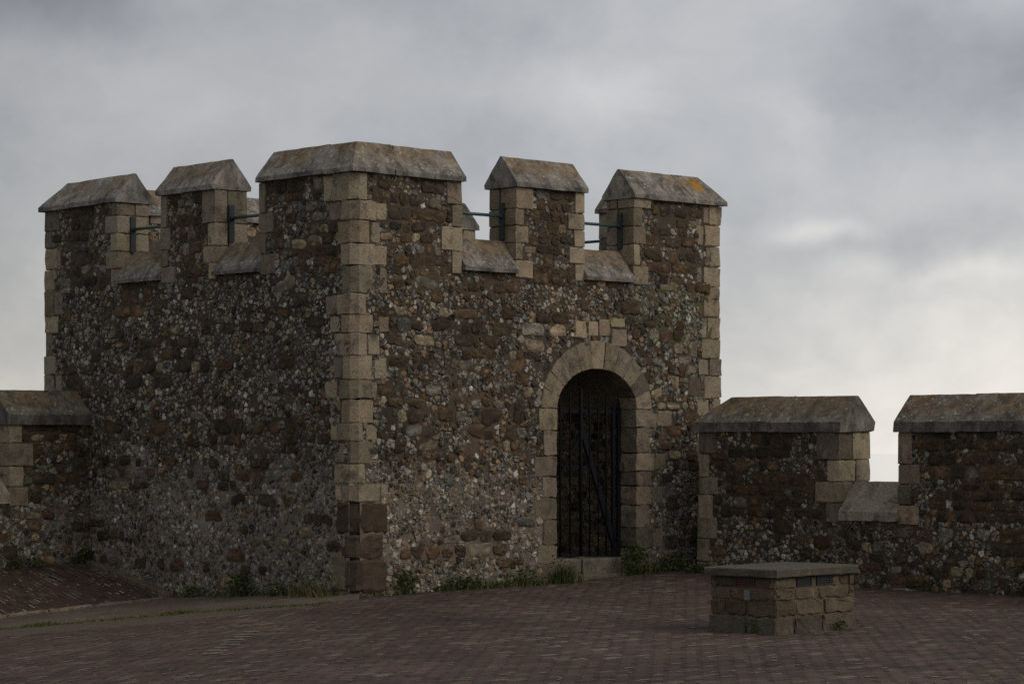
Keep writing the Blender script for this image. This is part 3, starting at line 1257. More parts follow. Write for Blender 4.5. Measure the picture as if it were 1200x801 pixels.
# near corner: dark brown blocks at the foot, pale limestone above
mb = quoin_column(TC, EA, EB, 0.96, ZS, 0.17, 0.26, ((0.24, 0.36), (0.13, 0.22)), 0.75, 0.055)
zz = -0.3
for h, l1, l2, o in ((0.42, 0.40, 0.20, 0.03), (0.40, 0.46, 0.22, 0.035), (0.42, 0.50, 0.32, 0.02)):
    pass
for z0_, z1_, l1, l2, o, dk in ((-0.25, 0.02, 0.42, 0.26, 0.028, 0), (0.02, 0.36, 0.46, 0.12, 0.030, 0), (0.36, 0.62, 0.36, 0.22, 0.026, 0), (0.62, 0.96, 0.44, 0.28, 0.018, 1)):
    nm_ = len(mb.m)
    corner_block(mb, TC, EA, EB, l1, l2, z0_ + 0.002, z1_ - 0.002, vcol((0.064, 0.049, 0.035), 0.10), o, 0.09, 0.012, 0.026, 0.14, 4)
    mb.m[-(len(mb.m) - nm_):] = [1] * (len(mb.m) - nm_)
prism(mb, [(0.12, 0.04), (0.36, 0.04), (0.34, 0.40), (0.13, 0.41)], OL, EB, EZ, NL, -0.05, 0.025, 0.015, 0.008, vcol((0.17, 0.14, 0.105), 0.08), 0, 0.07, False)
mb.obj('quoin', [M_ASHLAR, M_RUB], tower)
mb = quoin_column(pt(LR, 0), -EA, EB, 0.0, ZS, 0.19, 0.26, ((0.26, 0.38), (0.16, 0.24)), 0.75, 0.0, long1=False)
mb.obj('quoin', M_ASHLAR, tower)
mb = quoin_column(pt(0, LL), EA, -EB, -0.2, ZS, 0.19, 0.28, ((0.26, 0.36), (0.16, 0.24)), 0.35, 0.0)
mb.obj('quoin', M_ASHLAR, tower)


# ---- copings: swept weathered stone with a gabled profile
def sweep(mb, path, prof, col, seg=0.12, jit=0.004, split=None, cap=True):
    """path: list of points (centreline); prof: closed list of (n, z), n to the right of travel"""
    pts = [np.array(p, float) for p in path]
    stations = []   # point, right vector (mitred)
    dirs = [(pts[i + 1] - pts[i]) / np.linalg.norm(pts[i + 1] - pts[i]) for i in range(len(pts) - 1)]
    rights = [np.cross(dd, EZ) for dd in dirs]
    for i in range(len(pts) - 1):
        L = np.linalg.norm(pts[i + 1] - pts[i])
        k = max(2, int(L / seg))
        r0 = rights[i] if i == 0 else (rights[i - 1] + rights[i]) / (1 + np.dot(rights[i - 1], rights[i]))
        r1 = rights[i] if i == len(pts) - 2 else (rights[i] + rights[i + 1]) / (1 + np.dot(rights[i], rights[i + 1]))
        for j in range(k + 1):
            if i > 0 and j == 0:
                continue
            f = j / k
            P0 = [pts[i] + r0 * n_ + EZ * z_ for (n_, z_) in prof]
            P1 = [pts[i + 1] + r1 * n_ + EZ * z_ for (n_, z_) in prof]
            stations.append([a * (1 - f) + b * f for a, b in zip(P0, P1)])
    m = len(prof)
    A = np.array(stations)
    # separate stones: small steps of level and line, and a worn joint between them
    L = np.r_[0, np.cumsum(np.linalg.norm(np.diff(A.mean(1), axis=0), axis=1))]
    ns = max(1, int(round(L[-1] / 0.85)))
    cuts = [L[-1] * (k + random.uniform(-0.12, 0.12)) / ns for k in range(1, ns)]
    B2 = [A[0]]
    for i in range(1, len(A)):
        for cx in cuts:
            if L[i - 1] < cx <= L[i]:
                f = (cx - L[i - 1]) / (L[i] - L[i - 1])
                mid = A[i - 1] * (1 - f) + A[i] * f
                cen = mid.mean(0)
                along = (A[i] - A[i - 1]).mean(0)
                along = along / np.linalg.norm(along)
                B2 += [mid - along * 0.009, cen + (mid - cen) * 0.955, mid + along * 0.009]
        B2.append(A[i])
    B3 = np.array(B2)
    L2 = np.r_[0, np.cumsum(np.linalg.norm(np.diff(B3.mean(1), axis=0), axis=1))]
    A = B3 + rng.normal(0, jit, B3.shape) * np.array((0.7, 0.7, 0.6))
    for k in range(ns):
        a_ = 0 if k == 0 else cuts[k - 1]
        b_ = L2[-1] + 1 if k == ns - 1 else cuts[k]
        sel = (L2 >= a_) & (L2 < b_)
        A[sel] += np.array((random.gauss(0, 0.004), random.gauss(0, 0.004), random.gauss(0, 0.005)))
    # chipped arrises: pull single eave and ridge points in
    for q in range(int(len(A) * 0.35)):
        i, j = random.randrange(len(A)), random.choice((0, 1, m // 2 - 1, m // 2, m - 2, m - 1))
        A[i, j] += (A[i].mean(0) - A[i, j]) * random.uniform(0.02, 0.07)
    F = []
    for i in range(len(A) - 1):
        for j in range(m):
            F.append((i * m + j, (i + 1) * m + j, (i + 1) * m + (j + 1) % m, i * m + (j + 1) % m))
    F.append(tuple(range(m)))
    F.append(tuple(reversed([(len(A) - 1) * m + j for j in range(m)])))
    mb.add(A.reshape(-1, 3), F, col, 0, False)
    zz = A[:, :, 2]
    mb.up.append(((zz - zz.min()) / (zz.max() - zz.min())).ravel())


def gable(hw, fas, ht, rid=0.016, sub=4, base=0.0):
    """profile, counter-clockwise seen along travel"""
    p = [(-hw, base), (-hw, base + fas)]
    for k in range(1, sub):
        f = k / sub
        p.append((-hw + (hw - rid) * f, base + fas + (ht - fas) * f))
    p += [(-rid, base + ht), (rid, base + ht)]
    for k in range(sub - 1, 0, -1):
        f = k / sub
        p.append((hw - (hw - rid) * f, base + fas + (ht - fas) * f))
    p += [(hw, base + fas), (hw, base)]
    return p


COPC = (0.172, 0.163, 0.158)
COPD = (0.118, 0.110, 0.108)

# the four sides of the battlements: origin, along, outward, length, merlon spans
SIDES = {
    'R': (pt(0, 0), EA, -EB, LR, [(0, 1.462), (2.244, 3.298), (4.074, LR)], zone_R, True),
    'L': (pt(0, 0), EB, -EA, LL, [(0, 1.612), (2.416, 3.490), (4.365, LL)], zone_L, True),
    'FR': (pt(LR, 0), EB, EA, LL, [(0, 1.612), (2.416, 3.490), (4.365, LL)], zone_plain, False),
    'FL': (pt(0, LL), EA, EB, LR, [(0, 1.462), (2.244, 3.298), (4.074, LR)], zone_plain, False),
}


def arm(mbm, side, s0, s1, end0, end1, inner_rubble=True):
    """one straight arm of a merlon: core, rubble, end stones (at free ends)"""
    O, es, en, ln, _, zone, near = SIDES[side]
    ins = 0.014
    # core: mortar box
    box(mbm, O, es, -en, EZ, s0 + (ins if end0 else 0.085), s1 - (ins if end1 else 0.085), 0.0, TH, ZS - 0.02, ZE + 0.02, MO_BROWN, 2)
    z = ZS - 0.03
    k = random.randint(0, 1)
    while z < ZE - 0.03:
        h = random.uniform(0.18, 0.27)
        if z + h > ZE - 0.10:
            h = ZE + 0.005 - z
        for free, sgn, sx in ((end0, 1, s0), (end1, -1, s1)):
            if not free:
                continue
            L = random.uniform(0.20, 0.30) if (k + (sgn > 0)) % 2 == 0 else random.uniform(0.11, 0.16)
            o = random.uniform(0.018, 0.028)
            cut = random.uniform(0.15, 0.25)
            warm = 0.75 if side == 'R' else 0.3
            for (a_, b_) in ((-o, cut - 0.004), (cut + 0.004, TH + o)):
                prism(mbm, [(sx, a_), (sx + sgn * L, a_), (sx + sgn * L, b_), (sx, b_)], O, es, -en, EZ, z + 0.004, z + h - 0.004,
                      0.009, 0.004, ashcol(warm if a_ < 0 else warm * 0.6), 3, 0.07, True, 2)
        k += 1
        z += h
    ex = lambda s, z: s < s0 + 0.11 or s > s1 - 0.11
    if near:
        rubble(mbm, O, es, en, s0 + 0.06, s1 - 0.06, ZS - 0.02, ZE, zone, ex, course=0.122)
    # inside face: a coarse skin of stones
    rubble(mbm, O - en * TH, es, -en, s0 + 0.1, s1 - 0.1, ZS, ZE, zone_plain, ex)


def merlon(spec, path, corner=None):
    mbm = MB()
    if corner is not None:
        o_, d1, d2, warm, c = corner
        q = quoin_column(o_, d1, d2, ZS, ZE, 0.20, 0.26, ((0.24, 0.34), (0.15, 0.22)), warm, c)
        mbm.add(np.concatenate(q.v), q.f, np.concatenate(q.c), 3, False)
    for a in spec:
        arm(mbm, *a)
    mo = mbm.obj('merlon', [M_RUB, M_FLINT, M_MORTAR, M_ASHLAR], tower)
    mbc = MB()
    sweep(mbc, path, gable(0.268, 0.05, 0.345, base=ZE), vcol(COPC, 0.06), jit=0.003)
    mbc.obj('coping', M_COPING, mo)
    return mo


def cl(side, s, z=0.0):
    O, es, en = SIDES[side][:3]
    return O + es * s - en * (TH / 2) + EZ * z


h2 = TH / 2
# corner merlons
merlon([('L', 0, 1.612, False, True), ('R', 0, 1.462, False, True)],
       [cl('L', 1.63), pt(h2, h2), cl('R', 1.48)], (TC, EA, EB, 0.75, 0.055))
merlon([('R', 4.074, LR, True, False), ('FR', 0, 1.612, False, True)],
       [cl('R', 4.055), pt(LR - h2, h2), cl('FR', 1.63)], (pt(LR, 0), -EA, EB, 0.7, 0.0))
merlon([('L', 4.365, LL, True, False), ('FL', 0, 1.462, False, True)],
       [cl('FL', 1.48), pt(h2, LL - h2), cl('L', 4.345)], (pt(0, LL), EA, -EB, 0.35, 0.0))
merlon([('FL', 4.074, LR, True, False), ('FR', 4.365, LL, True, False)],
       [cl('FR', 4.345), pt(LR - h2, LL - h2), cl('FL', 4.055)], (pt(LR, LL), -EA, -EB, 0.4, 0.0))
# middle merlons
for sd, (a, b) in (('R', (2.244, 3.298)), ('L', (2.416, 3.490)), ('FR', (2.416, 3.490)), ('FL', (2.244, 3.298))):
    merlon([(sd, a, b, True, True)], [cl(sd, a - 0.018), cl(sd, b + 0.018)])
# sills of the embrasures
for sd in ('R', 'L', 'FR', 'FL'):
    sp = SIDES[sd][4]
    for i in (0, 1):
        mbs = MB()
        sweep(mbs, [cl(sd, sp[i][1] - 0.0), cl(sd, sp[i + 1][0] + 0.0)], gable(0.272, 0.04, 0.365, base=ZS + 0.005), vcol(COPC, 0.06), jit=0.003)
        mbs.obj('sill', M_COPING, tower)

# hand rails across the embrasures, held by a bracket plate on the reveal of one merlon
for sd, i, at in (('R', 0, 1), ('R', 1, 1), ('L', 0, 1), ('L', 1, 1), ('FR', 0, 1), ('FR', 1, 1)):
    O, es, en, ln, sp = SIDES[sd][:5]
    s_a, s_b = sp[i][1], sp[i + 1][0]
    zr = 4.05
    depth = 0.19
    mbr = MB()
    tube(mbr, O + es * (s_a + 0.0) - en * depth + EZ * zr, O + es * (s_b - 0.01) - en * depth + EZ * (zr + 0.004), 0.018)
    ro = mbr.obj('handrail', M_RAIL, tower)
    mbb = MB()
    box(mbb, O, es, -en, EZ, s_b - 0.024, s_b - 0.002, depth - 0.035, depth + 0.035, zr - 0.26, zr + 0.15)
    tube(mbb, O + es * (s_b - 0.05) - en * depth + EZ * zr, O + es * (s_b - 0.018) - en * depth + EZ * zr, 0.028)
    mbb.obj('bracket', M_BRACKET, ro)

# ---- doorway: jambs, voussoirs, hood stones, threshold
mb = MB()
DD = 0.27
nv = 11
# elliptical ring cut into wedges
for a0, a1 in zip(np.linspace(0, math.pi, 13)[:-1], np.linspace(0, math.pi, 13)[1:]):   # mortar bed of the arch
    pp = [(DC + (DW + g) * math.cos(a), SPRING + (CROWN - SPRING + g) * math.sin(a)) for g, aa in ((0.2, (a0, (a0 + a1) / 2, a1)), (0.008, (a1, (a0 + a1) / 2, a0))) for a in aa]
    prism(mb, pp, OR, EA, EZ, NR, -DD + 0.01, 0.004, 0.0, 0.0, MO_PALE, 1, 0.2, False, 1)
angs = np.linspace(0, math.pi, nv + 1)
angs = angs + np.r_[0, rng.normal(0, 0.012, nv - 1), 0]
for k in range(nv):
    a0, a1 = angs[k] + 0.0025, angs[k + 1] - 0.0025
    inner, outer = [], []
    for a in np.linspace(a0, a1, 4):
        inner.append((DC + DW * math.cos(a), SPRING + (CROWN - SPRING) * math.sin(a)))
        outer.append((DC + (DW + 0.245) * math.cos(a), SPRING + (CROWN - SPRING + 0.315) * math.sin(a)))
    prism(mb, outer + inner[::-1], OR, EA, EZ, NR, -DD, random.uniform(0.018, 0.026), 0.005, 0.003, ashcol(0.7) * 0.86, 0, 0.08, True, 3)
for side in (-1, 1):
    z = SILLZ - 0.34 if side < 0 else SILLZ - 0.36
    k = 0
    while z < SPRING - 0.03:
        h = random.uniform(0.15, 0.30)
        if z + h > SPRING - 0.14:
            h = SPRING - z
        wd = random.uniform(0.20, 0.27) if k % 2 else random.uniform(0.24, 0.36)
        e = DOOR0 if side < 0 else DOOR1
        prism(mb, [(e, z + 0.004), (e + side * wd, z + 0.004), (e + side * wd, z + h - 0.004), (e, z + h - 0.004)], OR, EA, EZ, NR, -DD,
              random.uniform(0.008, 0.020), 0.007, 0.006, ashcol(0.6 if side < 0 else 0.45) * 0.74, 0, 0.07, True, 3)
        if side > 0 and k % 2 == 0:
            e2 = e + wd + 0.008
            w2 = random.uniform(0.14, 0.26)
            prism(mb, [(e2, z + 0.012), (e2 + w2, z + 0.012), (e2 + w2, z + h - 0.012), (e2, z + h - 0.012)], OR, EA, EZ, NR, -0.05, 0.018, 0.010, 0.006,
                  ashcol(0.5), 0, 0.07, False)
        z += h
        k += 1
# the flat stones above the crown of the arch
s = DC - 0.36
for wd, z0_, z1_ in ((0.19, 2.74, 2.93), (0.17, 2.765, 2.93), (0.18, 2.765, 2.96), (0.26, 2.66, 2.86)):
    prism(mb, [(s, z0_), (s + wd, z0_), (s + wd - 0.01, z1_), (s, z1_)], OR, EA, EZ, NR, -0.05, 0.026, 0.010, 0.005, ashcol(0.85), 0, 0.07, False)
    s += wd + 0.012
prism(mb, [(DC + 0.20, 2.87), (DC + 0.44, 2.87), (DC + 0.43, 2.985), (DC + 0.2, 2.985)], OR, EA, EZ, NR, -0.05, 0.026, 0.010, 0.005, ashcol(0.85), 0, 0.07, False)
mb.obj('door_surround', [M_ASHLAR, M_MORTAR], tower)
mb = MB()
for (a, b) in ((DOOR0 - 0.02, DC - 0.13), (DC - 0.12, DOOR1 + 0.02)):
    prism(mb, [(a, 0.10), (b, 0.10), (b, 0.46), (a, 0.46)], OR, EA, EB, EZ, -0.2, SILLZ + random.uniform(-0.01, 0.01), 0.016, 0.006, vcol((0.15, 0.137, 0.115), 0.08), 0, 0.07)
prism(mb, [(DOOR0 + 0.02, -0.06), (DOOR1 - 0.02, -0.06), (DOOR1 - 0.02, 0.12), (DOOR0 + 0.02, 0.12)], OR, EA, EB, EZ, -0.2, 0.085, 0.016, 0.008, vcol((0.13, 0.117, 0.096), 0.08), 0, 0.07)
mb.obj('threshold', M_ASHLAR, tower)

# walls: mortar sheet + stones of the four faces below the battlements
mb = MB()
ex_m = lambda s, z: in_door(s, z, 0.10)
ex_s = lambda s, z: in_door(s, z, 0.02) or s < 0.13 or s > LR - 0.11
mortar_sheet(mb, OR, EA, NR, 0.075, LR, TZ0, ZS, zone_R, ex_m, mat=2)
rubble(mb, OR, EA, NR, 0.1, LR - 0.05, -0.12, ZS, zone_R, ex_s)
ex_l = lambda s, z: s < 0.11 or s > LL - 0.11
mortar_sheet(mb, OL, EB, NL, 0.075, LL, TZ0, ZS, zone_L, None, mat=2)
rubble(mb, OL, EB, NL, 0.1, LL - 0.05, -0.35, ZS, zone_L, ex_l)
# the two far faces, plainer
mortar_sheet(mb, pt(LR, 0), EB, EA, 0, LL, TZ0, ZS, zone_plain, None, 0.3, mat=2)
rubble(mb, pt(LR, 0), EB, EA, 0.1, LL, 0, ZS, zone_plain)
mortar_sheet(mb, pt(0, LL), EA, EB, 0, LR, TZ0, ZS, zone_plain, None, 0.3, mat=2)
# inner faces of the parapet
for (o_, e_, n_, ln) in ((pt(TH, TH), EA, EB, LR - 2 * TH), (pt(TH, TH), EB, EA, LL - 2 * TH), (pt(LR - TH, TH), EB, -EA, LL - 2 * TH), (pt(TH, LL - TH), EA, -EB, LR - 2 * TH)):
    mortar_sheet(mb, o_, e_, n_, 0, ln, 2.9, ZS, zone_plain, None, 0.3, mat=2)
wall = mb.obj('wall', [M_RUB, M_FLINT, M_MORTAR], tower)

# passage behind the gate
mb = MB()
P0, P1 = DOOR0 - 0.03, DOOR1 + 0.03
PD0, PD1 = DD - 0.02, 2.1
outl = [(P0, 0.2)] + [(P0, z) for z in np.linspace(0.6, SPRING, 4)]
outl += [(DC - (DW + 0.03) * math.cos(a), SPRING + (CROWN - SPRING + 0.03) * math.sin(a)) for a in np.linspace(0.15, math.pi - 0.15, 14)]
outl += [(P1, z) for z in np.linspace(SPRING, 0.6, 4)] + [(P1, 0.2)]
n_ = len(outl)
deps = np.linspace(PD0, PD1, 10)
Vv = [OR + EA * s + EZ * (z + random.gauss(0, 0.006)) + EB * dd for dd in deps for (s, z) in outl]
F = [(k * n_ + i, k * n_ + (i + 1) % n_, (k + 1) * n_ + (i + 1) % n_, (k + 1) * n_ + i) for k in range(len(deps) - 1) for i in range(n_)]
F = [f for f in F if not (Vv[f[0]][2] > SPRING - 0.1 and Vv[f[1]][2] > SPRING - 0.1 and f[0] // n_ >= 5)]  # back of the vault cut away under the added light well
mb.add(Vv, F, (0.20, 0.165, 0.12), 2)
box(mb, OR, EA, EB, EZ, P0 - 0.3, P1 + 0.3, PD1, PD1 + 0.05, 0.2, 2.92, MO_PALE, 2)
box(mb, OR, EA, EB, EZ, P0 - 0.05, P0, 1.2, PD1, SPRING - 0.1, 2.92, MO_PALE, 2)  # side of the added light well
box(mb, OR, EA, EB, EZ, P1, P1 + 0.05, 1.2, PD1, SPRING - 0.1, 2.92, MO_PALE, 2)
rubble(mb, OR + EB * PD1, EA, -EB, P0, P1, 0.2, CROWN, zone_in, lambda s, z: z > max(SPRING, arch_z(s)))
rubble(mb, OR + EA * P1, EB, -EA, PD0 + 0.05, PD1, 0.2, SPRING, zone_in)
mb.obj('passage', [M_RUB, M_FLINT, M_MORTAR], tower)

# ---- iron gate
GD = 0.235
GO = OR + EB * GD
mb = MB()


def gp(s, z, off=0.0):
    return GO + EA * s + EZ * z + EB * off


def flat(mb, s0, z0, s1, z1, w_, t_):
    a, b = gp(s0, z0), gp(s1, z1)
    dv = (b - a) / np.linalg.norm(b - a)
    sv = np.cross(dv, EB)
    box(mb, a, dv, sv, EB, 0, np.linalg.norm(b - a), -w_ / 2, w_ / 2, -t_ / 2, t_ / 2, (0.02, 0.02, 0.02))


flat(mb, DOOR0 + 0.02, 1.925, 4.06, 1.925, 0.045, 0.014)
flat(mb, DOOR0 + 0.02, 0.305, 4.06, 0.305, 0.045, 0.014)
gate = mb.obj('gate', M_IRON, tower)
gate['label'] = 'black iron bar gate'
for s, r, top in ((2.925, 0.014, 1.98), (3.145, 0.011, 2.10), (3.30, 0.010, 2.14), (3.468, 0.021, 2.17), (3.607, 0.010, 2.16), (3.745, 0.010, 2.14), (3.872, 0.011, 2.10)):
    mb = MB()
    tube(mb, gp(s, 0.29, -0.016), gp(s, top, -0.016), r, tip=0.03)
    mb.obj('bar', M_IRON, gate)
for s in (3.998, 4.085):
    mb = MB()
    flat(mb, s, 0.27, s, 1.97, 0.042, 0.03)
    a = gp(s, 1.97)
    mb.add([a + EA * -0.03, a + EA * 0.03, a + EA * 0.0 + EZ * 0.11, a + EB * 0.012, a - EB * 0.012], [(0, 3, 2), (3, 1, 2), (1, 4, 2), (4, 0, 2)], (0.02,) * 3)
    mb.obj('stile', M_IRON, gate)
for sg in (-1, 1):
    mb = MB()
    if sg > 0:
        flat(mb, 3.468, 1.80, 4.033, 0.33, 0.066, 0.03)
    else:
        flat(mb, 3.455, 1.62, 3.10, 1.10, 0.03, 0.012)
    mb.obj('brace', M_IRON, gate)
mb = MB()
flat(mb, 3.26, 1.285, 3.70, 1.285, 0.035, 0.02)
mb.obj('cross_rail', M_IRON, gate)
mb = MB()
box(mb, GO, EA, EB, EZ, 4.06, 4.20, -0.05, 0.03, 1.265, 1.315)
box(mb, GO, EA, EB, EZ, 4.04, 4.10, -0.065, -0.045, 1.24, 1.335)
mb.obj('lock', M_RUST, gate)


# ------------------------------------------------------------------ the low parapet walls
def parapet(name, label, O, es, en, ln, merlons, sills, zone, z_eave, ridge, th, fas, zs, start_q, ret=None, dirt=1.0):
    root = empty(name, tuple(O), label, 'wall')
    add_face(O, es, en)
    sh = 0.335
    mb = MB()
    mortar_sheet(mb, O, es, en, 0, ln, -0.5, zs, zone, None, 0.12, mat=2)
    mortar_sheet(mb, O - en * th, es, -en, 0, ln, -1.5, zs, zone_plain, None, 0.4, mat=2)
    for s_end, d_ in ((0, -1), (ln, 1)):
        mortar_sheet(mb, O + es * s_end, -en, es * d_, 0, th, -0.5, zs, zone_plain, None, 0.3, mat=2)
    if start_q:
        mbq = MB()
        k = 0
        z = 0.02
        while z < zs - 0.02:
            h = random.uniform(0.19, 0.27)
            if z + h > zs - 0.1:
                h = zs - z
            corner_block(mbq, O, es, -en, 0.26 if k % 2 == 0 else 0.15, 0.3, z + 0.004, z + h - 0.004, ashcol(0.5), 0.024, 0.0, 0.005)
            k += 1
            z += h
    if start_q:
        mb.add(np.concatenate(mbq.v), mbq.f, np.concatenate(mbq.c), 3, False)
    if ret is not None:
        r0, r1 = ret  # return wall running back to the tower
        box(mb, O, es, -en, EZ, 0.02, th, th - 0.02, r1, -0.5, z_eave, MO_BROWN, 2)
    mbw = mb
    for (a, b, f0, f1) in merlons:
        mbm = MB()
        box(mbm, O, es, -en, EZ, a + 0.014, b - 0.014, 0.0, th, zs - 0.02, z_eave + 0.02, MO_BROWN, 2)
        for free, sgn, sx in ((f0, 1, a), (f1, -1, b)):
            if not free:
                continue
            z = zs - 0.03
            k = random.randint(0, 1)
            while z < z_eave - 0.03:
                h = random.uniform(0.20, 0.29)
                if z + h > z_eave - 0.13:
                    h = z_eave + 0.004 - z
                L = random.uniform(0.26, 0.34) if k % 2 == 0 else random.uniform(0.14, 0.2)
                o = random.uniform(0.018, 0.03)
                cut = random.uniform(0.18, 0.34)
                for (a_, b_) in ((-o, cut - 0.004), (cut + 0.004, th + o)):
                    prism(mbm, [(sx, a_), (sx + sgn * L, a_), (sx + sgn * L, b_), (sx, b_)], O, es, -en, EZ, z + 0.004, z + h - 0.004, 0.010, 0.005,
                          ashcol(0.6 if a_ < 0 else 0.5), 3, 0.07, True, 2)
                k += 1
                z += h
        rubble(mbm, O, es, en, a + 0.04, b - 0.04, zs - 0.02, z_eave, zone, None, course=0.128)
        mo = mbm.obj('merlon', [M_RUB, M_FLINT, M_MORTAR, M_ASHLAR], root)
        mbc = MB()
        pc = lambda s: O + es * s - en * (th / 2)
        path = [pc(a - (0.03 if f0 else 0)), pc(b + (0.03 if f1 else 0))]
        if ret is not None and a < 0.01:
            path = [O + es * (th / 2) - en * r1, O + es * (th / 2) - en * (th / 2), pc(b + 0.03)]
        if np.dot(np.cross(es, EZ), en) < 0:
            path = path[::-1]
        sweep(mbc, path, gable(sh, fas, ridge - z_eave, base=z_eave), vcol(COPD, 0.05), jit=0.003)
        mbc.obj('coping', M_COPING, mo)
    for (a, b, zt) in sills:
        mbs = MB()
        path = [O + es * a - en * (th / 2), O + es * b - en * (th / 2)]
        if np.dot(np.cross(es, EZ), en) < 0:
            path = path[::-1]
        sweep(mbs, path, gable(th / 2 + 0.05, 0.10, zt - zs, base=zs + 0.004), vcol((0.27, 0.245, 0.21), 0.03), jit=0.003)
        mbs.obj('sill', M_ASHLAR, root)
    rubble(mbw, O, es, en, 0.02, ln, -0.15, zs, zone)
    mbw.obj('wall', [M_RUB, M_FLINT, M_MORTAR, M_ASHLAR], root)
    return root


parapet('parapet_wall', 'low crenellated wall of brown stone to the right of the tower', PO, PS, PN, 8.2,
        [(0.0, 1.955, True, True), (2.706, 5.3, True, True), (6.05, 8.2, True, False)],
        [(1.955, 2.706, 1.145), (5.3, 6.05, 1.145)], zone_PR, 1.685, 2.085, 0.55, 0.11, 0.725, True, ret=(0, 1.55))
parapet('parapet_wall', 'low crenellated wall left of the tower, above the brick ramp', QO, QS, QN, 4.6,
        [(0.0, 1.10, False, True), (1.95, 4.6, True, False)],
        [(1.10, 1.95, 1.25)], zone_PL, 1.775, 2.18, 0.55, 0.12, 0.86, False)

# ------------------------------------------------------------------ stone plinth with a slab on top
BL, BR = 0.66, 1.06
e_r = V3(0.685, 0.7285)
e_l = V3(-0.7285, 0.685)
BO = V3(2.158, 19.70)
zb = zg(BO[0], BO[1])
plinth = empty('stone_plinth', tuple(BO + e_r * BR / 2 + e_l * BL / 2), 'low square stone block with a flat slab top and air vents', 'plinth')
mb = MB()
box(mb, BO, e_r, e_l, EZ, 0.0, BR, 0.0, BL, -0.1, 0.46, (0.125, 0.092, 0.055), 1)
rows = [(-0.05, 0.145), (0.145, 0.275), (0.275, 0.375), (0.375, 0.470)]
for ri, (z0_, z1_) in enumerate(rows):
    for (e1, en_, ln, skip) in ((e_r, -e_l, BR, [(0.25, 0.72)]), (e_l, -e_r, BL, [(0.31, 0.64)]), (e_r, e_l, BR, []), (e_l, e_r, BL, [])):
        O_ = BO.copy()
        if np.dot(en_, e_l) > 0.9:
            O_ = BO + e_l * BL
        if np.dot(en_, e_r) > 0.9:
            O_ = BO + e_r * BR
        s = 0.0
        while s < ln - 0.02:
            wd = random.uniform(0.20, 0.42)
            if s + wd > ln - 0.12:
                wd = ln - s
            a, b = s, s + wd
            if ri == 3:
                for (q0, q1) in skip:
                    q0, q1 = q0 * ln, q1 * ln
                    if a < q1 and b > q0:
                        if a < q0 - 0.03:
                            b = q0
                        elif b > q1 + 0.03:
                            a = q1
                        else:
                            a = b
            if b - a > 0.03:
                g = 0.006
                base = (0.085, 0.063, 0.042) if random.random() < 0.6 else (0.105, 0.083, 0.060)
                if ri == 0:
                    base = (0.090, 0.078, 0.060)
                ext0 = 0.018 if a < 0.001 else -g
                ext1 = 0.018 if b > ln - 0.001 else -g
                prism(mb, [(a - ext0, z0_ + g), (b + ext1, z0_ + g), (b + ext1, z1_ - g), (a - ext0, z1_ - g)], O_, e1, EZ, en_, -0.05,
                      random.uniform(0.006, 0.020) + (0.010 if ri == 0 else 0), 0.008, 0.006, vcol(base, 0.14), 0, 0.05, False)
            s += wd
mb.obj('body', [M_ASHLAR, M_MORTAR], plinth)
mb = MB()
prism(mb, [(-0.055, -0.055), (BR + 0.045, -0.055), (BR + 0.045, BL + 0.05), (-0.055, BL + 0.05)], BO, e_r, e_l, EZ, 0.470, 0.540, 0.008, 0.0025, (0.080, 0.068, 0.051), 0, 0.07)
mb.obj('slab', M_SLAB, plinth)


def vent(e1, en_, a, b, mat):
    mb = MB()
    z0_, z1_ = 0.395, 0.452
    box(mb, BO, e1, EZ, en_, a, b, z0_, z1_, -0.04, 0.004)
    for k in range(4):
        zc = z0_ + (z1_ - z0_) * k / 3
        box(mb, BO, e1, EZ, en_, a - 0.004, b + 0.004, zc - 0.004, zc + 0.004, 0.0, 0.013)
    for q in (a, b):
        box(mb, BO, e1, EZ, en_, q - 0.007, q + 0.007, z0_ - 0.006, z1_ + 0.006, 0.0, 0.015)
    mb.obj('vent', mat, plinth)


vent(e_l, -e_r, 0.33 * BL, 0.62 * BL, M_VENTRED)
vent(e_r, -e_l, 0.27 * BR, 0.45 * BR, M_VENT)
vent(e_r, -e_l, 0.53 * BR, 0.70 * BR, M_VENT)
mb = MB()
box(mb, BO, e_l, EZ, -e_r, 0.37 * BL, 0.46 * BL, 0.28, 0.365, -0.02, 0.034)
pl = mb.obj('plate', M_PLATE, plinth)

# ------------------------------------------------------------------ weeds
GREEN = [(0.040, 0.060, 0.018), (0.055, 0.080, 0.022), (0.032, 0.048, 0.017), (0.070, 0.085, 0.028)]
STRAW = [(0.150, 0.120, 0.060), (0.110, 0.090, 0.045), (0.180, 0.145, 0.080)]


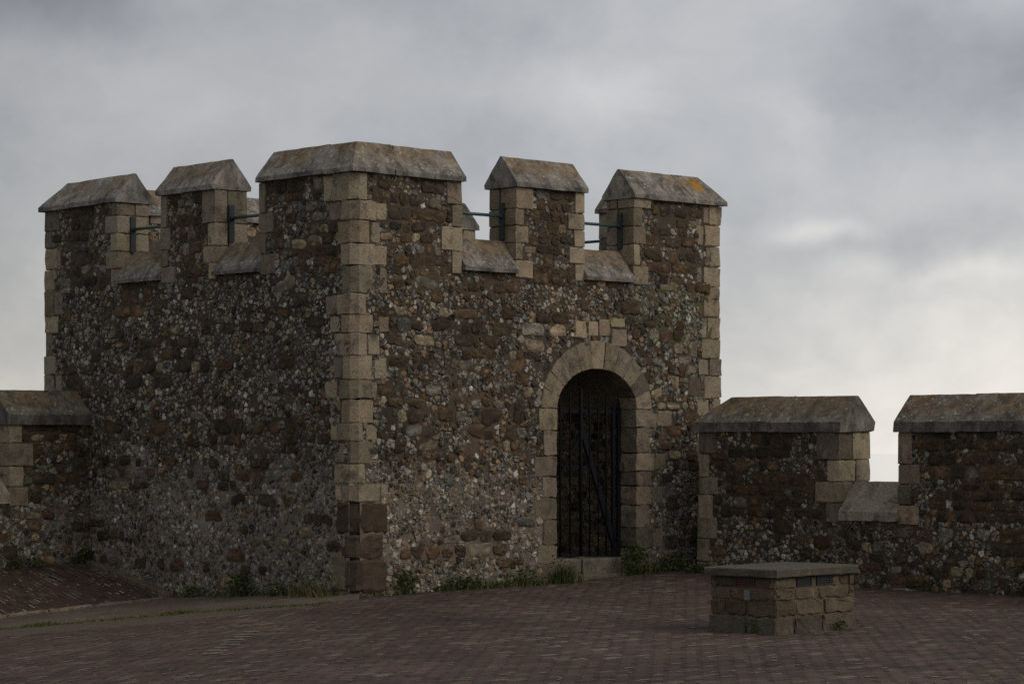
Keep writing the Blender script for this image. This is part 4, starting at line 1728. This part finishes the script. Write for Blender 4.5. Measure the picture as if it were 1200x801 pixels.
def weed(name, label, x, y, rx, ry, h, nbl, nlf, straw=0.15, dark=1.0, ax=EA, zoff=0.0, lean=None, lsize=0.035):
    z = zg(x, y) + zoff
    mb = MB()
    n_out = -EB if ax is EA else -EA
    if lean is not None:
        n_out = lean
    for i in range(nbl):
        u = random.gauss(0, 0.42) * rx
        v = abs(random.gauss(0, 0.5)) * ry
        b0 = V3(x, y, z - 0.01) + ax * u + n_out * v
        hh = h * random.uniform(0.45, 1.05) * (1 - 0.4 * min(1, abs(u) / rx))
        out_ = (ax * random.gauss(0, 0.35) + n_out * random.uniform(0.0, 0.5)) * hh
        wv = ax * math.cos(i) + n_out * math.sin(i)
        wv = wv / np.linalg.norm(wv) * random.uniform(0.0035, 0.007)
        c = vcol(random.choice(STRAW if random.random() < straw else GREEN), 0.2) * dark
        P = []
        for k in range(4):
            f = k / 3
            p = b0 + EZ * hh * (f - 0.18 * f * f) + out_ * f * f
            P += [p - wv * (1 - f * 0.95), p + wv * (1 - f * 0.95)]
        mb.add(P, [(0, 1, 3, 2), (2, 3, 5, 4), (4, 5, 7, 6)], c, 0)
    for i in range(nlf):
        u = random.gauss(0, 0.40) * rx
        f = random.random() ** 0.8
        hz = h * f * (1 - 0.5 * min(1, (abs(u) / rx) ** 2))
        v = abs(random.gauss(0, 0.6)) * ry * (1 - 0.5 * f)
        c0 = V3(x, y, z + 0.01 + hz) + ax * u + n_out * v
        a_ = np.array((random.gauss(0, 1), random.gauss(0, 1), random.gauss(0, 0.5)))
        a_ /= np.linalg.norm(a_)
        b_ = np.cross(a_, (random.gauss(0, 1), random.gauss(0, 1), random.gauss(0, 1)))
        b_ /= np.linalg.norm(b_) + 1e-6
        L = lsize * random.uniform(0.6, 1.3)
        c = vcol(random.choice(GREEN), 0.25) * dark
        mb.add([c0 - a_ * L * 0.5, c0 + b_ * L * 0.3, c0 + a_ * L * 0.6, c0 - b_ * L * 0.3], [(0, 1, 2, 3)], c, 0)
    o = mb.obj(name, M_LEAF)
    cat = {'grass_tuft': 'grass tuft', 'weed': 'weed', 'bush': 'bush'}[name]
    return tag(o, label, cat, 'weeds growing along the foot of the walls')


def fR(s, off=0.05):
    p = TC + EA * s - EB * off
    return p[0], p[1]


def fL(s, off=0.05):
    p = TC + EB * s - EA * off
    return p[0], p[1]


weed('weed', 'small green weed on the left tower face, nearest the ramp kerb', *fL(2.75), 0.26, 0.15, 0.12, 40, 160, ax=EB, zoff=0.03)
weed('weed', 'bushy weed midway along the left tower face between ramp and corner', *fL(1.85), 0.30, 0.18, 0.24, 60, 420, ax=EB, zoff=0.03)
weed('weed', 'thin low weed left of the straw grass at the tower corner', *fL(1.18), 0.34, 0.12, 0.13, 80, 140, ax=EB, zoff=0.03)
weed('grass_tuft', 'straw coloured dry grass beside the brown corner stones', *fL(0.45, 0.07), 0.55, 0.2, 0.26, 340, 110, straw=0.6, ax=EB, zoff=0.0)
weed('weed', 'upright green weed right of the brown corner stones', *fR(0.62), 0.17, 0.13, 0.24, 50, 260, ax=EA)
weed('weed', 'lowest flat weed midway between the tower corner and the gate', *fR(1.42), 0.46, 0.16, 0.13, 120, 360)
weed('grass_tuft', 'wide dark grass between the flat weed and the gate', *fR(2.3), 0.50, 0.18, 0.17, 320, 180, straw=0.25)
weed('grass_tuft', 'tallest grass tuft, at the left jamb of the gate', *fR(2.82, 0.10), 0.24, 0.2, 0.34, 330, 40, straw=0.2)
weed('bush', 'leafy bush growing at the right jamb of the gate', *fR(4.02, 0.02), 0.28, 0.26, 0.34, 50, 620)
weed('weed', 'low leafy weed just right of the gate bush', *fR(4.62, 0.10), 0.30, 0.2, 0.17, 40, 320)
weed('bush', 'dark bush in the corner between tower and right wall', *fR(5.2, 0.12), 0.42, 0.40, 0.46, 60, 1300, dark=0.7)
p_ = PO + PN * 0.06 + PS * 0.08
weed('weed', 'small bright weed at the left end of the right wall', p_[0], p_[1], 0.2, 0.16, 0.10, 30, 220, ax=PS, lean=PN)
p_ = PO + PN * 0.05 + PS * 3.15
weed('weed', 'single sprig at the foot of the right wall', p_[0], p_[1], 0.09, 0.08, 0.14, 16, 70, ax=PS, lean=PN)
p_ = PO + PN * 0.05 + PS * 4.25
weed('weed', 'green weed at the right edge, foot of the right wall', p_[0], p_[1], 0.16, 0.08, 0.12, 20, 80, ax=PS, lean=PN)
p_ = BO - e_l * 0.05 + e_r * 0.80
weed('weed', 'small weed at the foot of the stone plinth, right side', p_[0], p_[1], 0.13, 0.05, 0.075, 30, 90, ax=e_r, lean=-e_l, lsize=0.025)
p_ = BO - e_r * 0.04 + e_l * 0.20
weed('weed', 'thin moss and weed in a joint of the plinth, left side', p_[0], p_[1], 0.04, 0.03, 0.12, 16, 60, ax=e_l, lean=-e_r, lsize=0.02)
for s, rx, h, nl, lb in ((0.12, 0.20, 0.16, 300, 'dark weed where left wall and tower meet'), (0.80, 0.14, 0.10, 120, 'round weed on the ramp at the foot of the left wall'),
                         (1.08, 0.12, 0.09, 90, 'leftmost weed on the ramp at the foot of the left wall')):
    p_ = QO + QN * 0.06 + QS * s
    weed('weed', lb, p_[0], p_[1], rx, 0.12, h, 30, nl, ax=QS, lean=QN, zoff=0.155 - 0.026 * s - zg(p_[0], p_[1]), dark=0.8)

# moss line along the edge of the path
mb = MB()
x = -8.5
while x < -1.75:
    y0 = path_y(x)
    dens = 0.6 + 0.8 * max(0, mnoise.noise((x * 2.2, 0, 5)))
    for i in range(int(26 * dens)):
        xx, yy = x + random.uniform(-0.03, 0.03), y0 + random.gauss(0.05, 0.10)
        hh = random.uniform(0.012, 0.04) * dens
        b0 = V3(xx, yy, zg(xx, yy) + 0.004)
        t_ = random.uniform(0, math.pi)
        wv = V3(math.cos(t_), math.sin(t_)) * random.uniform(0.006, 0.014)
        mb.add([b0 - wv, b0 + wv, b0 + EZ * hh + V3(random.gauss(0, 0.012), random.gauss(0, 0.012))], [(0, 1, 2)], vcol((0.070, 0.085, 0.018), 0.2), 0)
    x += 0.03
tag(mb.obj('moss', M_LEAF), kind='stuff')

mb = MB()
for (fx, ln, nrm) in ((fR, 5.45, -EB), (fL, 3.1, -EA)):
    t_ = 0.15
    while t_ < ln:
        dens = max(0.0, mnoise.noise((t_ * 1.7, 3.0, ln)) + 0.30)
        if not (fx is fR and 2.95 < t_ < 4.0):
            for i in range(int(16 * dens)):
                x_, y_ = fx(t_ + random.uniform(-0.03, 0.03), abs(random.gauss(0.03, 0.07)))
                hh = random.uniform(0.015, 0.085) * (0.4 + dens)
                b0 = V3(x_, y_, zg(x_, y_) + (0.03 if fx is fL else 0.004))
                a_ = random.uniform(0, math.pi)
                wv = V3(math.cos(a_), math.sin(a_)) * random.uniform(0.004, 0.012)
                mb.add([b0 - wv, b0 + wv, b0 + EZ * hh + V3(random.gauss(0, 0.02), random.gauss(0, 0.02))], [(0, 1, 2)],
                       vcol(random.choice(STRAW if random.random() < 0.35 else GREEN), 0.2), 0)
        t_ += 0.03
tag(mb.obj('grass', M_LEAF), kind='stuff')
